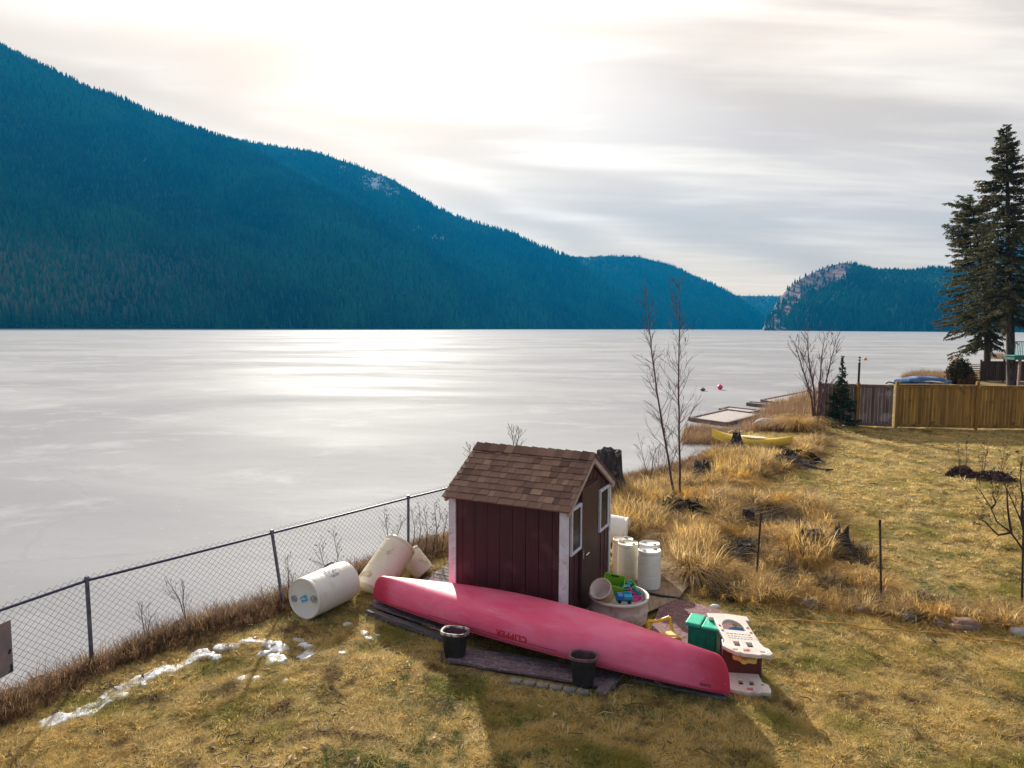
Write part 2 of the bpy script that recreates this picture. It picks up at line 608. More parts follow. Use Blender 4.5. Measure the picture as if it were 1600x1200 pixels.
def ice_mat():
    m = bpy.data.materials.new('lake_ice')
    m.use_nodes = True
    nt = m.node_tree
    b = nt.nodes['Principled BSDF']
    co = N(nt, 'ShaderNodeNewGeometry').outputs['Position']

    def nz(s, st=(1, 1, 1), d=6, r=.6, dist=0, rot=0):
        mp = N(nt, 'ShaderNodeMapping')
        mp.inputs['Scale'].default_value = st
        mp.inputs['Rotation'].default_value = (0, 0, rot)
        nt.links.new(co, mp.inputs[0])
        n = N(nt, 'ShaderNodeTexNoise')
        n.inputs['Scale'].default_value = s
        n.inputs['Detail'].default_value = d
        n.inputs['Roughness'].default_value = r
        n.inputs['Distortion'].default_value = dist
        nt.links.new(mp.outputs[0], n.inputs['Vector'])
        return n.outputs[0]
    big = nz(.055, (.6, 1, 1), 5, .55, .6)
    mid = nz(.35, (.7, 1, 1), 7, .65, .4, .3)
    far = nz(.012, (.4, 1, 1), 5, .6, .5)
    col = mixc(nt, ramp(nt, big, (.40, .62, 0, 1)), (0.285, 0.29, 0.308), (0.365, 0.37, 0.382))
    col = mixc(nt, ramp(nt, mid, (.5, .68, 0, .5)), col, (0.455, 0.46, 0.47))
    col = mixc(nt, ramp(nt, far, (.42, .6, 0, .3)), col, (0.275, 0.285, 0.305))
    mot = nz(1.3, (.6, 1, 1), 8, .75, .3)
    col = mixc(nt, ramp(nt, mot, (.52, .66, 0, .35)), col, (0.27, 0.28, 0.30))
    fine = nz(7, (1, 1, 1), 4, .7)
    col = mixc(nt, ramp(nt, fine, (.62, .72, 0, .35)), col, (0.58, 0.585, 0.59))
    dirt = nz(2.1, (1, 1, 1), 8, .8)
    col = mixc(nt, ramp(nt, dirt, (.70, .76, 0, .5)), col, (0.30, 0.28, 0.26))
    vo = N(nt, 'ShaderNodeTexVoronoi', feature='DISTANCE_TO_EDGE')
    vo.inputs['Scale'].default_value = .035
    wp = N(nt, 'ShaderNodeMix', data_type='VECTOR')
    wp.inputs[0].default_value = .35
    nt.links.new(co, wp.inputs[4])
    dn = N(nt, 'ShaderNodeTexNoise')
    dn.inputs['Scale'].default_value = .08
    dn.inputs['Detail'].default_value = 7
    nt.links.new(co, dn.inputs['Vector'])
    sc = N(nt, 'ShaderNodeVectorMath', operation='SCALE')
    sc.inputs[3].default_value = 60
    nt.links.new(dn.outputs['Color'], sc.inputs[0])
    nt.links.new(sc.outputs[0], wp.inputs[5])
    nt.links.new(wp.outputs[1], vo.inputs['Vector'])
    crack = ramp(nt, vo.outputs['Distance'], (0.0, 0.005, 1, 0))
    col = mixc(nt, math_n(nt, 'MULTIPLY', crack, .22), col, (0.24, 0.25, 0.27))
    nt.links.new(col, b.inputs['Base Color'])
    rg = ramp(nt, nz(.05, (.35, 1, 1), 6, .6, .8), (.35, .65, .60, .80))
    nt.links.new(rg, b.inputs['Roughness'])
    b.inputs['Specular IOR Level'].default_value = .055
    bp = N(nt, 'ShaderNodeBump')
    bp.inputs['Distance'].default_value = .05
    bp.inputs['Strength'].default_value = .6
    df = N(nt, 'ShaderNodeBsdfDiffuse')
    nt.links.new(col, df.inputs[0])
    mxs = N(nt, 'ShaderNodeMixShader')
    mxs.inputs[0].default_value = .55
    nt.links.new(b.outputs[0], mxs.inputs[1])
    nt.links.new(df.outputs[0], mxs.inputs[2])
    nt.links.new(mxs.outputs[0], nt.nodes['Material Output'].inputs[0])
    hh = math_n(nt, 'ADD', math_n(nt, 'MULTIPLY', nz(3.0, (.6, 1, 1), 6, .7, .5), .35), nz(.6, (.5, 1, 1), 4))
    nt.links.new(hh, bp.inputs['Height'])
    nt.links.new(bp.outputs[0], b.inputs['Normal'])
    return m


ice = np_mesh('lake_ice', [(-6000, -400, ICE_Z), (6000, -400, ICE_Z), (6000, 9000, ICE_Z), (-6000, 9000, ICE_Z)], [(0, 1, 2, 3)], ice_mat())
tag(ice, kind='structure')

# ------------------------------------------------------------------ scattering of uncountable growth


def scatter(name, pts, scales, sources, seed, tilt=.15, label=None, cat=None, kind='stuff'):
    me = bpy.data.meshes.new(name)
    me.vertices.add(len(pts))
    me.vertices.foreach_set('co', np.asarray(pts, np.float32).ravel())
    a = me.attributes.new('sc', 'FLOAT', 'POINT')
    a.data.foreach_set('value', np.asarray(scales, np.float32))
    o = bpy.data.objects.new(name, me)
    COL.objects.link(o)
    ng = bpy.data.node_groups.new(name, 'GeometryNodeTree')
    ng.interface.new_socket('Geometry', in_out='INPUT', socket_type='NodeSocketGeometry')
    ng.interface.new_socket('Geometry', in_out='OUTPUT', socket_type='NodeSocketGeometry')
    gi = ng.nodes.new('NodeGroupInput')
    go = ng.nodes.new('NodeGroupOutput')
    ip = ng.nodes.new('GeometryNodeInstanceOnPoints')
    jn = ng.nodes.new('GeometryNodeJoinGeometry')
    for s in sources:
        oi = ng.nodes.new('GeometryNodeObjectInfo')
        oi.inputs['Object'].default_value = s
        oi.inputs['As Instance'].default_value = True
        ng.links.new(oi.outputs['Geometry'], jn.inputs[0])
    rv = ng.nodes.new('FunctionNodeRandomValue')
    rv.data_type = 'FLOAT_VECTOR'
    rv.inputs[0].default_value = (-tilt, -tilt, 0)
    rv.inputs[1].default_value = (tilt, tilt, 2 * PI)
    rv.inputs['Seed'].default_value = seed
    ri = ng.nodes.new('FunctionNodeRandomValue')
    ri.data_type = 'INT'
    ri.inputs[4].default_value = 0
    ri.inputs[5].default_value = len(sources) - 1
    ri.inputs['Seed'].default_value = seed + 1
    na = ng.nodes.new('GeometryNodeInputNamedAttribute')
    na.data_type = 'FLOAT'
    na.inputs[0].default_value = 'sc'
    ng.links.new(gi.outputs[0], ip.inputs['Points'])
    ng.links.new(jn.outputs[0], ip.inputs['Instance'])
    ip.inputs['Pick Instance'].default_value = True
    ng.links.new(ri.outputs[2], ip.inputs['Instance Index'])
    ng.links.new(rv.outputs[0], ip.inputs['Rotation'])
    ng.links.new(na.outputs[0], ip.inputs['Scale'])
    ng.links.new(ip.outputs[0], go.inputs[0])
    md = o.modifiers.new('scatter', 'NODES')
    md.node_group = ng
    return tag(o, label, cat, kind=kind)


# ------------------------------------------------------------------ mountains with forest
def hill_mat():
    m = bpy.data.materials.new('hillside')
    m.use_nodes = True
    nt = m.node_tree
    b = nt.nodes['Principled BSDF']
    co = N(nt, 'ShaderNodeNewGeometry').outputs['Position']
    n = N(nt, 'ShaderNodeTexNoise')
    n.inputs['Scale'].default_value = .03
    n.inputs['Detail'].default_value = 8
    nt.links.new(co, n.inputs['Vector'])
    col = mixc(nt, ramp(nt, n.outputs[0], (.4, .6, 0, 1)), (0.018, 0.045, 0.040), (0.035, 0.05, 0.035))
    rk = N(nt, 'ShaderNodeAttribute', attribute_name='rock')
    n2 = N(nt, 'ShaderNodeTexNoise')
    n2.inputs['Scale'].default_value = .05
    n2.inputs['Detail'].default_value = 10
    n2.inputs['Roughness'].default_value = .75
    mp = N(nt, 'ShaderNodeMapping')
    mp.inputs['Scale'].default_value = (1, 1, .35)
    nt.links.new(co, mp.inputs[0])
    nt.links.new(mp.outputs[0], n2.inputs['Vector'])
    rock = mixc(nt, ramp(nt, n2.outputs[0], (.38, .62, 0, 1)), (0.10, 0.06, 0.06), (0.40, 0.21, 0.19))
    col = mixc(nt, rk.outputs['Fac'], col, rock)
    sn = N(nt, 'ShaderNodeAttribute', attribute_name='snow')
    n3 = N(nt, 'ShaderNodeTexNoise')
    n3.inputs['Scale'].default_value = .035
    n3.inputs['Detail'].default_value = 6
    nt.links.new(co, n3.inputs['Vector'])
    col = mixc(nt, math_n(nt, 'MULTIPLY', sn.outputs['Fac'], ramp(nt, n3.outputs[0], (.45, .52, 0, 1))), col, (0.8, 0.82, 0.85))
    nt.links.new(col, b.inputs['Base Color'])
    b.inputs['Roughness'].default_value = .95
    bp = N(nt, 'ShaderNodeBump')
    bp.inputs['Distance'].default_value = 12
    nt.links.new(n2.outputs[0], bp.inputs['Height'])
    nt.links.new(bp.outputs[0], b.inputs['Normal'])
    return m


HILL = hill_mat()
NEEDLE_FAR = mat('far_needles', (0.002, 0.014, 0.017), (0.022, 0.120, 0.052), .005, .9, world_co=True, detail=9, lohi=(.40, .62),
                 rnd=[((0.025, 0.065, 0.035), .60, .80), ((0.006, 0.030, 0.034), .86, .88)])  # teal base also holds distance haze, green patches hold sunlit slopes


def larch_zone():
    """bare brown larches stand low on the near left slope"""
    nt = NEEDLE_FAR.node_tree
    b = nt.nodes['Principled BSDF']
    src = b.inputs['Base Color'].links[0].from_socket
    ge = N(nt, 'ShaderNodeNewGeometry').outputs['Position']
    sp = N(nt, 'ShaderNodeSeparateXYZ')
    nt.links.new(ge, sp.inputs[0])
    fx = ramp(nt, sp.outputs[0], (-620, -330, 1, 0))
    fz = ramp(nt, sp.outputs[2], (60, 150, 1, 0))
    fz0 = ramp(nt, sp.outputs[2], (8, 30, 0, 1))
    oi = N(nt, 'ShaderNodeObjectInfo')
    pick = ramp(nt, oi.outputs['Random'], (.45, .55, 0, 1))
    f = math_n(nt, 'MULTIPLY', math_n(nt, 'MULTIPLY', fx, fz), math_n(nt, 'MULTIPLY', pick, fz0))
    nt.links.new(mixc(nt, f, src, (0.15, 0.14, 0.07)), b.inputs['Base Color'])


larch_zone()


def far_tree(seed, brown=False):
    r = random.Random(seed)
    vs, fs = [], []
    tiers = 5
    for t in range(tiers):
        z0 = .06 + .17 * t
        z1 = z0 + .30 if t < tiers - 1 else 1.0
        R = .19 * (1 - t / tiers) ** .8 + .02
        n = 8
        b = len(vs)
        vs.append((0, 0, z1))
        for k in range(n):
            a = 2 * PI * (k + r.random() * .5) / n
            rr = R * (1.15 if k % 2 else .6) * r.uniform(.8, 1.2)
            vs.append((rr * math.cos(a), rr * math.sin(a), z0 + r.uniform(-.03, .03)))
        for k in range(n):
            fs.append((b, b + 1 + k, b + 1 + (k + 1) % n))
    me = bpy.data.meshes.new('far_conifer')
    me.from_pydata(vs, [], fs)
    me.materials.append(NEEDLE_FAR)
    return bpy.data.objects.new('far_conifer', me)


FAR_TREES = [far_tree(i) for i in range(4)]


def interp_pts(pts, n):
    a = np.array(pts, float)
    t = np.linspace(a[0, 0], a[-1, 0], n)
    return [t] + [np.interp(t, a[:, 0], a[:, k]) for k in range(1, a.shape[1])]


def massif(label_name, ridge, shore, n_tree, seed, back=1.35, n=220, m=70, tree_h=19, rock_poly=None, snow=(), amp=.17):
    """ridge: (px, py, distance); shore: (px, distance). Real hillside lofted from the waterline up to the ridge and down behind it."""
    t, py, D = interp_pts(ridge, n)
    sa = np.array(shore, float)
    sD = np.interp(t, sa[:, 0], sa[:, 1])
    R = np.array([V(a, b, d) for a, b, d in zip(t, py, D)])
    Sx = np.array([V(a, 511, d) for a, d in zip(t, sD)])
    Sx[:, 2] = ICE_Z - 3
    vs = np.concatenate([np.linspace(0, 1, m), np.linspace(1, back, 14)[1:]])
    T, Vv = np.meshgrid(np.arange(n) / n, vs)
    h = np.clip(Vv, 0, 1)
    prof = np.where(Vv <= 1, 0.10 * np.minimum(Vv * 12, 1) * 0 + np.power(h, .92), 1 - (Vv - 1) * 1.6)
    P = Sx[None] * (1 - Vv[..., None]) + R[None] * Vv[..., None]
    zr = R[:, 2] - Sx[:, 2]
    P[..., 2] = Sx[:, 2] + zr * prof
    along = np.cumsum(np.r_[0, np.linalg.norm(np.diff(R[:, :2], axis=0), axis=1)]) / 1000
    A = np.broadcast_to(along, T.shape)
    up = Vv * (D - sD) / 1000
    nz = (fbm(A * 4 + up * 1.6, up * 2.2, seed, 5, .55) - .5) * 2
    env = np.sin(PI * np.clip(Vv, 0, 1)) ** .8 * np.sqrt(np.clip(1.04 - Vv, 0, 1))
    P[..., 2] += nz * env * zr * amp * 2.2
    push = (fbm(A * 5 - up, up * 3, seed + 7, 4) - .5) * env
    P[..., 1] -= push * (D - sD) * .35
    k = len(vs)
    v = P.reshape(-1, 3)
    ii = np.arange(k * n).reshape(k, n)
    f = np.stack([ii[:-1, :-1], ii[:-1, 1:], ii[1:, 1:], ii[1:, :-1]], -1).reshape(-1, 4)
    px, pyy = to_px(v)
    wob = (fbm(px * .12, pyy * .12, 3, 4) - .5) * 46
    rock = in_poly(px + wob, pyy - wob, rock_poly).astype(float) if rock_poly else np.zeros(len(v))
    sn = np.zeros(len(v))
    for (sx, sy, rx, ry) in snow:
        sn = np.maximum(sn, np.clip(1.3 - np.hypot((px - sx) / rx, (pyy - sy) / ry), 0, 1))
    o = np_mesh('hills', v, f, HILL, {'rock': rock, 'snow': sn}, smooth=True)
    tag(o, kind='structure')
    # trees
    q = v[f]
    ar = np.linalg.norm(np.cross(q[:, 2] - q[:, 0], q[:, 3] - q[:, 1]), axis=1)
    row = np.repeat(np.arange(k - 1), n - 1)
    w = ar / np.maximum(q[:, :, 1].mean(1), 500) ** 1.3
    w = w * (row < m + 3) * (1 - .90 * rock[f].mean(1)) * (1 - .7 * sn[f].mean(1)) * (q[:, :, 2].max(1) > ICE_Z + .5)
    w /= w.sum()
    g = np.random.default_rng(seed)
    c = g.choice(len(f), n_tree, p=w)
    a, b = g.random(n_tree)[:, None], g.random(n_tree)[:, None]
    Q = q[c]
    p = (Q[:, 0] * (1 - a) + Q[:, 1] * a) * (1 - b) + (Q[:, 3] * (1 - a) + Q[:, 2] * a) * b
    ok = p[:, 2] > ICE_Z
    p = p[ok]
    clump = fbm(p[:, 0] * .012, (p[:, 1] + p[:, 2]) * .012, seed + 3, 3)
    hh_ = np.clip(p[:, 2] / max(R[:, 2].max(), 1), 0, 1)
    sc = tree_h * g.uniform(.5, 1.2, len(p)) * (.6 + .8 * clump) * (1.15 - .55 * hh_)
    p[:, 2] -= 1
    scatter('forest', p, sc, FAR_TREES, seed, .06, 'dense dark conifer forest covering ' + label_name, 'forest')
    return v


massif('the big left mountainside down to the ice',
       [(-260, 72, 1380), (-60, 66, 1390), (0, 70, 1400), (60, 98, 1420), (130, 133, 1450), (185, 153, 1500), (240, 181, 1550), (300, 200, 1600), (360, 218, 1620),
        (400, 240, 1600), (440, 264, 1560), (520, 302, 1520), (580, 338, 1500), (640, 378, 1500), (720, 424, 1540), (800, 464, 1620), (880, 500, 1780), (940, 515, 1900)],
       [(-260, 760), (0, 800), (200, 900), (400, 1050), (700, 1350), (940, 1850)], 60000, 21, tree_h=18,
       snow=[(140, 305, 30, 12), (225, 255, 8, 4), (520, 450, 25, 10), (600, 485, 12, 14), (435, 290, 6, 4)])
massif('the lower spur of the left mountainside',
       [(-260, 150, 1100), (-60, 190, 1120), (60, 216, 1140), (190, 264, 1160), (280, 311, 1170), (370, 359, 1180), (470, 396, 1200), (570, 428, 1220), (620, 455, 1240), (680, 495, 1290), (725, 514, 1380)],
       [(-260, 700), (0, 740), (200, 830), (400, 960), (725, 1330)], 42000, 27, tree_h=19, snow=[(140, 305, 30, 12), (520, 455, 25, 8), (600, 488, 12, 12), (95, 510, 25, 4), (205, 508, 20, 4)], amp=.14)
massif('the second ridge behind the left mountainside',
       [(250, 215, 2150), (330, 212, 2150), (370, 219, 2150), (430, 229, 2150), (490, 237, 2150), (560, 260, 2150), (610, 279, 2150), (640, 297, 2150), (680, 324, 2200),
        (720, 341, 2200), (800, 366, 2250), (840, 385, 2250), (885, 402, 2250), (930, 430, 2250), (980, 462, 2250), (1040, 500, 2250), (1075, 516, 2300)],
       [(250, 1500), (700, 1600), (1075, 2200)], 34000, 33, tree_h=17, snow=[(585, 285, 22, 12), (612, 302, 12, 10), (682, 371, 14, 7), (655, 355, 10, 4), (535, 266, 6, 8)])
massif('the rounded far hill at the end of the lake',
       [(800, 402, 2800), (885, 400, 2800), (910, 402, 2800), (950, 400, 2800), (1000, 402, 2800), (1050, 415, 2800), (1100, 438, 2800), (1150, 462, 2800), (1185, 486, 2800), (1215, 514, 2800)],
       [(800, 2100), (1000, 2250), (1215, 2700)], 15000, 45, tree_h=16)
massif('the low gap between the far hill and the cliff',
       [(1060, 463, 3350), (1150, 462, 3350), (1225, 463, 3350), (1330, 458, 3350)], [(1060, 2900), (1330, 2900)], 4000, 57, tree_h=16, n=80, m=30)
massif('the hill behind the pink cliff face',
       [(1190, 517, 1560), (1203, 492, 1580), (1215, 470, 1600), (1232, 450, 1620), (1257, 432, 1650), (1290, 417, 1680), (1320, 410, 1700), (1345, 417, 1720), (1372, 424, 1740),
        (1420, 424, 1760), (1460, 421, 1780), (1500, 422, 1800), (1560, 425, 1800), (1700, 430, 1800), (1950, 440, 1800)],
       [(1190, 1500), (1260, 1400), (1400, 1300), (1700, 1250), (1950, 1250)], 26000, 69, tree_h=17,
       rock_poly=[(1180, 520), (1198, 470), (1228, 440), (1285, 405), (1335, 405), (1328, 428), (1290, 448), (1250, 468), (1232, 490), (1222, 522)], snow=[(1400, 512, 30, 3)])
massif('the high shoulder seen through the spruces',
       [(1440, 440, 2300), (1490, 424, 2300), (1530, 398, 2300), (1570, 368, 2300), (1620, 352, 2300), (1750, 330, 2300), (1950, 330, 2300)], [(1440, 1850), (1950, 1850)], 5000, 81, tree_h=17, n=100, m=40)

# ------------------------------------------------------------------ haze
hz = bpy.data.materials.new('haze_air')
hz.use_nodes = True
ht = hz.node_tree
ht.nodes.clear()
ho = N(ht, 'ShaderNodeOutputMaterial')
pv = N(ht, 'ShaderNodeVolumePrincipled')
pv.inputs['Color'].default_value = (0.0, 0.205, 0.475, 1)
pv.inputs['Density'].default_value = 2.0e-4
pv.inputs['Anisotropy'].default_value = 0.2
ht.links.new(pv.outputs[0], ho.inputs['Volume'])
hb = MB().box((600, 1650, 305), (6400, 4300, 620)).build('haze', hz)
tag(hb, kind='stuff')
# ------------------------------------------------------------------ garden shed
SH_TH = rad(64.408)
SH_A = Vector((0.7462, 8.9776, 0))
SH_L, SH_W = 1.828, 1.932
u_ = Vector((math.cos(SH_TH), math.sin(SH_TH), 0))
v_ = Vector((-u_.y, u_.x, 0))
SH_C = SH_A + u_ * SH_W / 2 + v_ * SH_L / 2
SH_RZ = SH_TH - PI / 2
SH_Z = 0.10
WH, PK = 1.662, 2.206
MAROON = mat('maroon_siding', (0.062, 0.010, 0.015), (0.044, 0.007, 0.011), 3, 0.62, 0.002, stretch=(9, 9, .5), spots=(0.085, 0.022, 0.026), spot_scale=2.2)
nt = MAROON.node_tree
_b = nt.nodes['Principled BSDF']
_src = _b.inputs['Base Color'].links[0].from_socket
_co = N(nt, 'ShaderNodeTexCoord').outputs['Object']
_sp = N(nt, 'ShaderNodeSeparateXYZ')
nt.links.new(_co, _sp.inputs[0])
_n = N(nt, 'ShaderNodeTexNoise')
_n.inputs['Scale'].default_value = 9
_n.inputs['Detail'].default_value = 6
nt.links.new(_co, _n.inputs['Vector'])
_hh = math_n(nt, 'ADD', _sp.outputs[2], math_n(nt, 'MULTIPLY', math_n(nt, 'SUBTRACT', _n.outputs[0], .5), -.7))
nt.links.new(mixc(nt, ramp(nt, _hh, (.05, .45, .55, 0)), _src, (0.15, 0.085, 0.06)), _b.inputs['Base Color'])   # mud splash at the foot
DOORBR = mat('brown_door', (0.060, 0.024, 0.020), (0.035, 0.014, 0.014), 4, 0.55, 0.002, stretch=(5, 5, .6))
GLASS = mat('dark_glass', (0.012, 0.016, 0.024), (0.03, 0.035, 0.045), 1.5, 0.25, spec=.12)
shed = thing('garden_shed', 'small maroon garden shed with shingled gable roof and white corner boards', 'shed', SH_C + Vector((0, 0, SH_Z)), SH_RZ)
hl, hw = SH_L / 2, SH_W / 2
w_ = MB()
# front gable (x=+hl) and back gable as thick prisms, long walls with grooved boards
gab = [(-hw + .02, 0), (hw - .02, 0), (hw - .02, WH), (0, PK), (-hw + .02, WH)]
w_.prism(gab, hl - .045, hl - .012, 'x')
w_.prism(gab, -hl + .012, -hl + .045, 'x')
for sy in (-1, 1):
    nb = 9
    bw = (SH_L - .03) / nb
    for k in range(nb):
        w_.box((-hl + .015 + bw * (k + .5), sy * (hw - .03), WH / 2 + .01), (bw - (.012 if k == 6 else .006), .03, WH + .02))
    w_.box((0, sy * (hw - .05), WH / 2 + .02), (SH_L - .1, .012, WH))
# grooved boards on the gables beside the door
for k in range(10):
    yy = -hw + .10 + k * (SH_W - .2) / 9
    top = WH + (PK - WH) * (1 - abs(yy) / hw) - .05
    w_.box((hl - .008, yy - .1, top / 2), (.006, .09, top), tint=.4) if abs(yy - .1) < hw - .06 else None
w_.build('wall', MAROON, shed)
for sx in (-1, 1):
    for sy in (-1, 1):
        x0, x1, xa, xb = hl - .106, hl + .012, hl - .008, hl + .012
        y0, y1, y2 = hw - .062, hw - .017, hw + .005
        L_ = [(x0, y1), (xa, y1), (xa, y0), (xb, y0), (xb, y2), (x0, y2)]
        L_ = [(a * sx, b * sy) for a, b in L_]
        MB().prism(L_ if sx * sy > 0 else L_[::-1], 0, WH).build('corner_board', WHITEPAINT, shed, bevel=.002)
# roof
SHING = bpy.data.materials.new('asphalt_shingles')
SHING.use_nodes = True
nt = SHING.node_tree
b = nt.nodes['Principled BSDF']
at = N(nt, 'ShaderNodeAttribute', attribute_name='tint')
cr = N(nt, 'ShaderNodeValToRGB')
for i, (p, c) in enumerate([(0, (0.12, 0.062, 0.044)), (.35, (0.21, 0.115, 0.082)), (.65, (0.29, 0.17, 0.118)), (1, (0.38, 0.24, 0.15))]):
    e = cr.color_ramp.elements[i] if i < 2 else cr.color_ramp.elements.new(p)
    e.position = p
    e.color = (*c, 1)
nt.links.new(at.outputs['Fac'], cr.inputs[0])
nn = N(nt, 'ShaderNodeTexNoise')
nn.inputs['Scale'].default_value = 160
nn.inputs['Detail'].default_value = 3
nt.links.new(N(nt, 'ShaderNodeTexCoord').outputs['Object'], nn.inputs['Vector'])
col = mixc(nt, ramp(nt, nn.outputs[0], (.35, .65, 0, 1)), mixc(nt, 1.0, cr.outputs[0], (.72, .70, .70), 'MULTIPLY'), cr.outputs[0])
nt.links.new(col, b.inputs['Base Color'])
b.inputs['Roughness'].default_value = .95
bp = N(nt, 'ShaderNodeBump')
bp.inputs['Distance'].default_value = .003
nt.links.new(nn.outputs[0], bp.inputs['Height'])
nt.links.new(bp.outputs[0], b.inputs['Normal'])
roof = MB()
OVE, OVG = .075, .06
sl = (PK - WH) / hw
slope = math.atan(sl)
rl = (hw + OVE) / math.cos(slope)
rowh = .128
for sd_ in (-1, 1):
    n = Vector((0, sd_ * math.sin(slope), math.cos(slope)))
    dn = Vector((0, sd_ * math.cos(slope), -math.sin(slope)))
    top = Vector((0, 0, PK + .018))
    # deck board
    vs = []
    for t in (0, rl):
        for x in (-hl - OVG, hl + OVG):
            for h in (-.004, .022):
                vs.append(top + dn * t + n * h + Vector((x, 0, 0)))
    roof.add(vs, [(0, 1, 3, 2), (4, 6, 7, 5), (0, 4, 5, 1), (2, 3, 7, 6), (0, 2, 6, 4), (1, 5, 7, 3)], .25)
    rows = int(rl / rowh) + 1
    for r_ in range(rows):
        t1 = rl + .02 - r_ * rowh
        t0 = max(t1 - rowh - .05, .01)
        x = -hl - OVG - .01 - random.random() * .1
        flat = r_ == 0
        while x < hl + OVG:
            wd = random.choice((.085, .10, .12, .14, .17))
            x0, x1 = max(x, -hl - OVG - .01), min(x + wd - .004, hl + OVG + .01)
            x += wd
            if x1 - x0 < .02:
                continue
            lift = .012 if random.random() < .5 else .019
            dt_ = random.uniform(-.003, .003)
            tn = min(1, max(0, random.gauss(.45, .17)))
            if flat:
                tn = .45 + random.uniform(-.1, .1)
            vs = []
            for (t, h0, h1) in ((t0, .022, .026), (t1 + dt_, .024, .026 + lift)):
                for xx in (x0, x1):
                    for h in (h0, h1):
                        vs.append(top + dn * t + n * h + Vector((xx, 0, 0)))
            roof.add(vs, [(0, 1, 3, 2), (4, 6, 7, 5), (0, 4, 5, 1), (2, 3, 7, 6), (0, 2, 6, 4), (1, 5, 7, 3)], tn)
# ridge caps
x = -hl - OVG
k = 0
while x < hl + OVG - .02:
    tn = min(1, max(0, random.gauss(.45, .25)))
    x1 = min(x + .135, hl + OVG + .008)
    h = .050 + (k % 2) * .004
    for sd_ in (-1, 1):
        n = Vector((0, sd_ * math.sin(slope), math.cos(slope)))
        dn = Vector((0, sd_ * math.cos(slope), -math.sin(slope)))
        vs = []
        for t in (0, .15):
            for xx, hh in ((x, .012), (x1 - .003, 0)):
                for q in (h - .012, h + hh):
                    p = Vector((xx, 0, PK + .018)) + dn * t + n * q
                    if t == 0:
                        p = Vector((xx, 0, PK + .018 + q / math.cos(slope)))
                    vs.append(p)
        roof.add(vs, [(0, 1, 3, 2), (4, 6, 7, 5), (0, 4, 5, 1), (2, 3, 7, 6), (0, 2, 6, 4), (1, 5, 7, 3)], tn)
    x += .135
    k += 1
roof.build('roof', SHING, shed)
TANP = mat('tan_trim', (0.50, 0.40, 0.36), (0.38, 0.30, 0.27), 6, .7)
for sx in (-1, 1):
    for sd_ in (-1, 1):
        n = Vector((0, sd_ * math.sin(slope), math.cos(slope)))
        dn = Vector((0, sd_ * math.cos(slope), -math.sin(slope)))
        vs = []
        for t in (0.0, rl - .004):
            for x in (sx * (hl + .016), sx * (hl + OVG - .004)):
                for h in (-.075, -.006):
                    vs.append(Vector((0, 0, PK + .018)) + dn * t + n * h + Vector((x, 0, 0)))
        MB().add(vs, [(0, 1, 3, 2), (4, 6, 7, 5), (0, 4, 5, 1), (2, 3, 7, 6), (0, 2, 6, 4), (1, 5, 7, 3)]).build('fascia', TANP, shed)
# door
dy0, dy1 = -.425, .290
d_ = MB().box((hl + .006, (dy0 + dy1) / 2, .93), (.030, dy1 - dy0 - .02, 1.80))
door = d_.build('door', DOORBR, shed, bevel=.004)
fr = MB()
fr.box((hl + .002, dy0 - .01, .93), (.016, .022, 1.85)).box((hl + .002, dy1 + .01, .93), (.016, .022, 1.85)).box((hl + .002, (dy0 + dy1) / 2, 1.852), (.016, dy1 - dy0 + .04, .024))
fr.build('door_frame', MAROON, shed)
hn = MB().tube([(hl + .02, dy0 + .07, .86), (hl + .07, dy0 + .07, .86)], .012).tube([(hl + .066, dy0 + .06, .86), (hl + .068, dy0 + .185, .866)], .011)
hn.box((hl + .024, dy0 + .07, .86), (.008, .045, .11))
hn.build('handle', mat('chrome', (0.6, 0.6, 0.62), (0.5, 0.5, 0.52), 8, .25, metallic=1), door, smooth=False)
for (a, b_) in ((-hw + .115, -hw + .515), (.365, .80)):
    z0, z1 = .985, 1.645
    f_ = MB()
    X0 = hl + .016
    t = .042
    f_.box((X0, a + t / 2, (z0 + z1) / 2), (.036, t, z1 - z0)).box((X0, b_ - t / 2, (z0 + z1) / 2), (.036, t, z1 - z0))
    f_.box((X0, (a + b_) / 2, z0 + t / 2), (.034, b_ - a - 2 * t, t)).box((X0, (a + b_) / 2, z1 - t / 2), (.034, b_ - a - 2 * t, t))
    wn = f_.build('window', WHITEPAINT, shed, bevel=.003)
    MB().box((X0 - .004, (a + b_) / 2, (z0 + z1) / 2), (.012, b_ - a - 2 * t, z1 - z0 - 2 * t)).build('pane', GLASS, wn)


def SHW(x, y, z):
    """shed-local to world"""
    return SH_C + Matrix.Rotation(SH_RZ, 3, 'Z') @ Vector((x, y, 0)) + Vector((0, 0, SH_Z + z))


# ------------------------------------------------------------------ deck boards, mats under and beside the shed
dk = thing('wooden_deck', 'low grey weathered board deck showing left of the shed', 'deck', SH_C, SH_RZ)
bd = MB()
yy = -hw - .12
while yy < hw + .18:
    bd.box((-.42, yy, .072 + random.uniform(-.003, .003)), (2.9, .125, .028), tint=random.random())
    yy += .137
bd.build('boards', WOOD_GREY, dk, bevel=.003)
MB().box((-.42, -hw - .02, .028), (2.86, .05, .06)).box((-.42, hw, .028), (2.86, .05, .06)).build('joists', WOOD_GREY, dk)
PLY = mat('plywood_old', (0.36, 0.25, 0.16), (0.22, 0.15, 0.10), 4, .9, .003, stretch=(1, 5, 5), spots=(0.12, .08, .05), spot_scale=3)


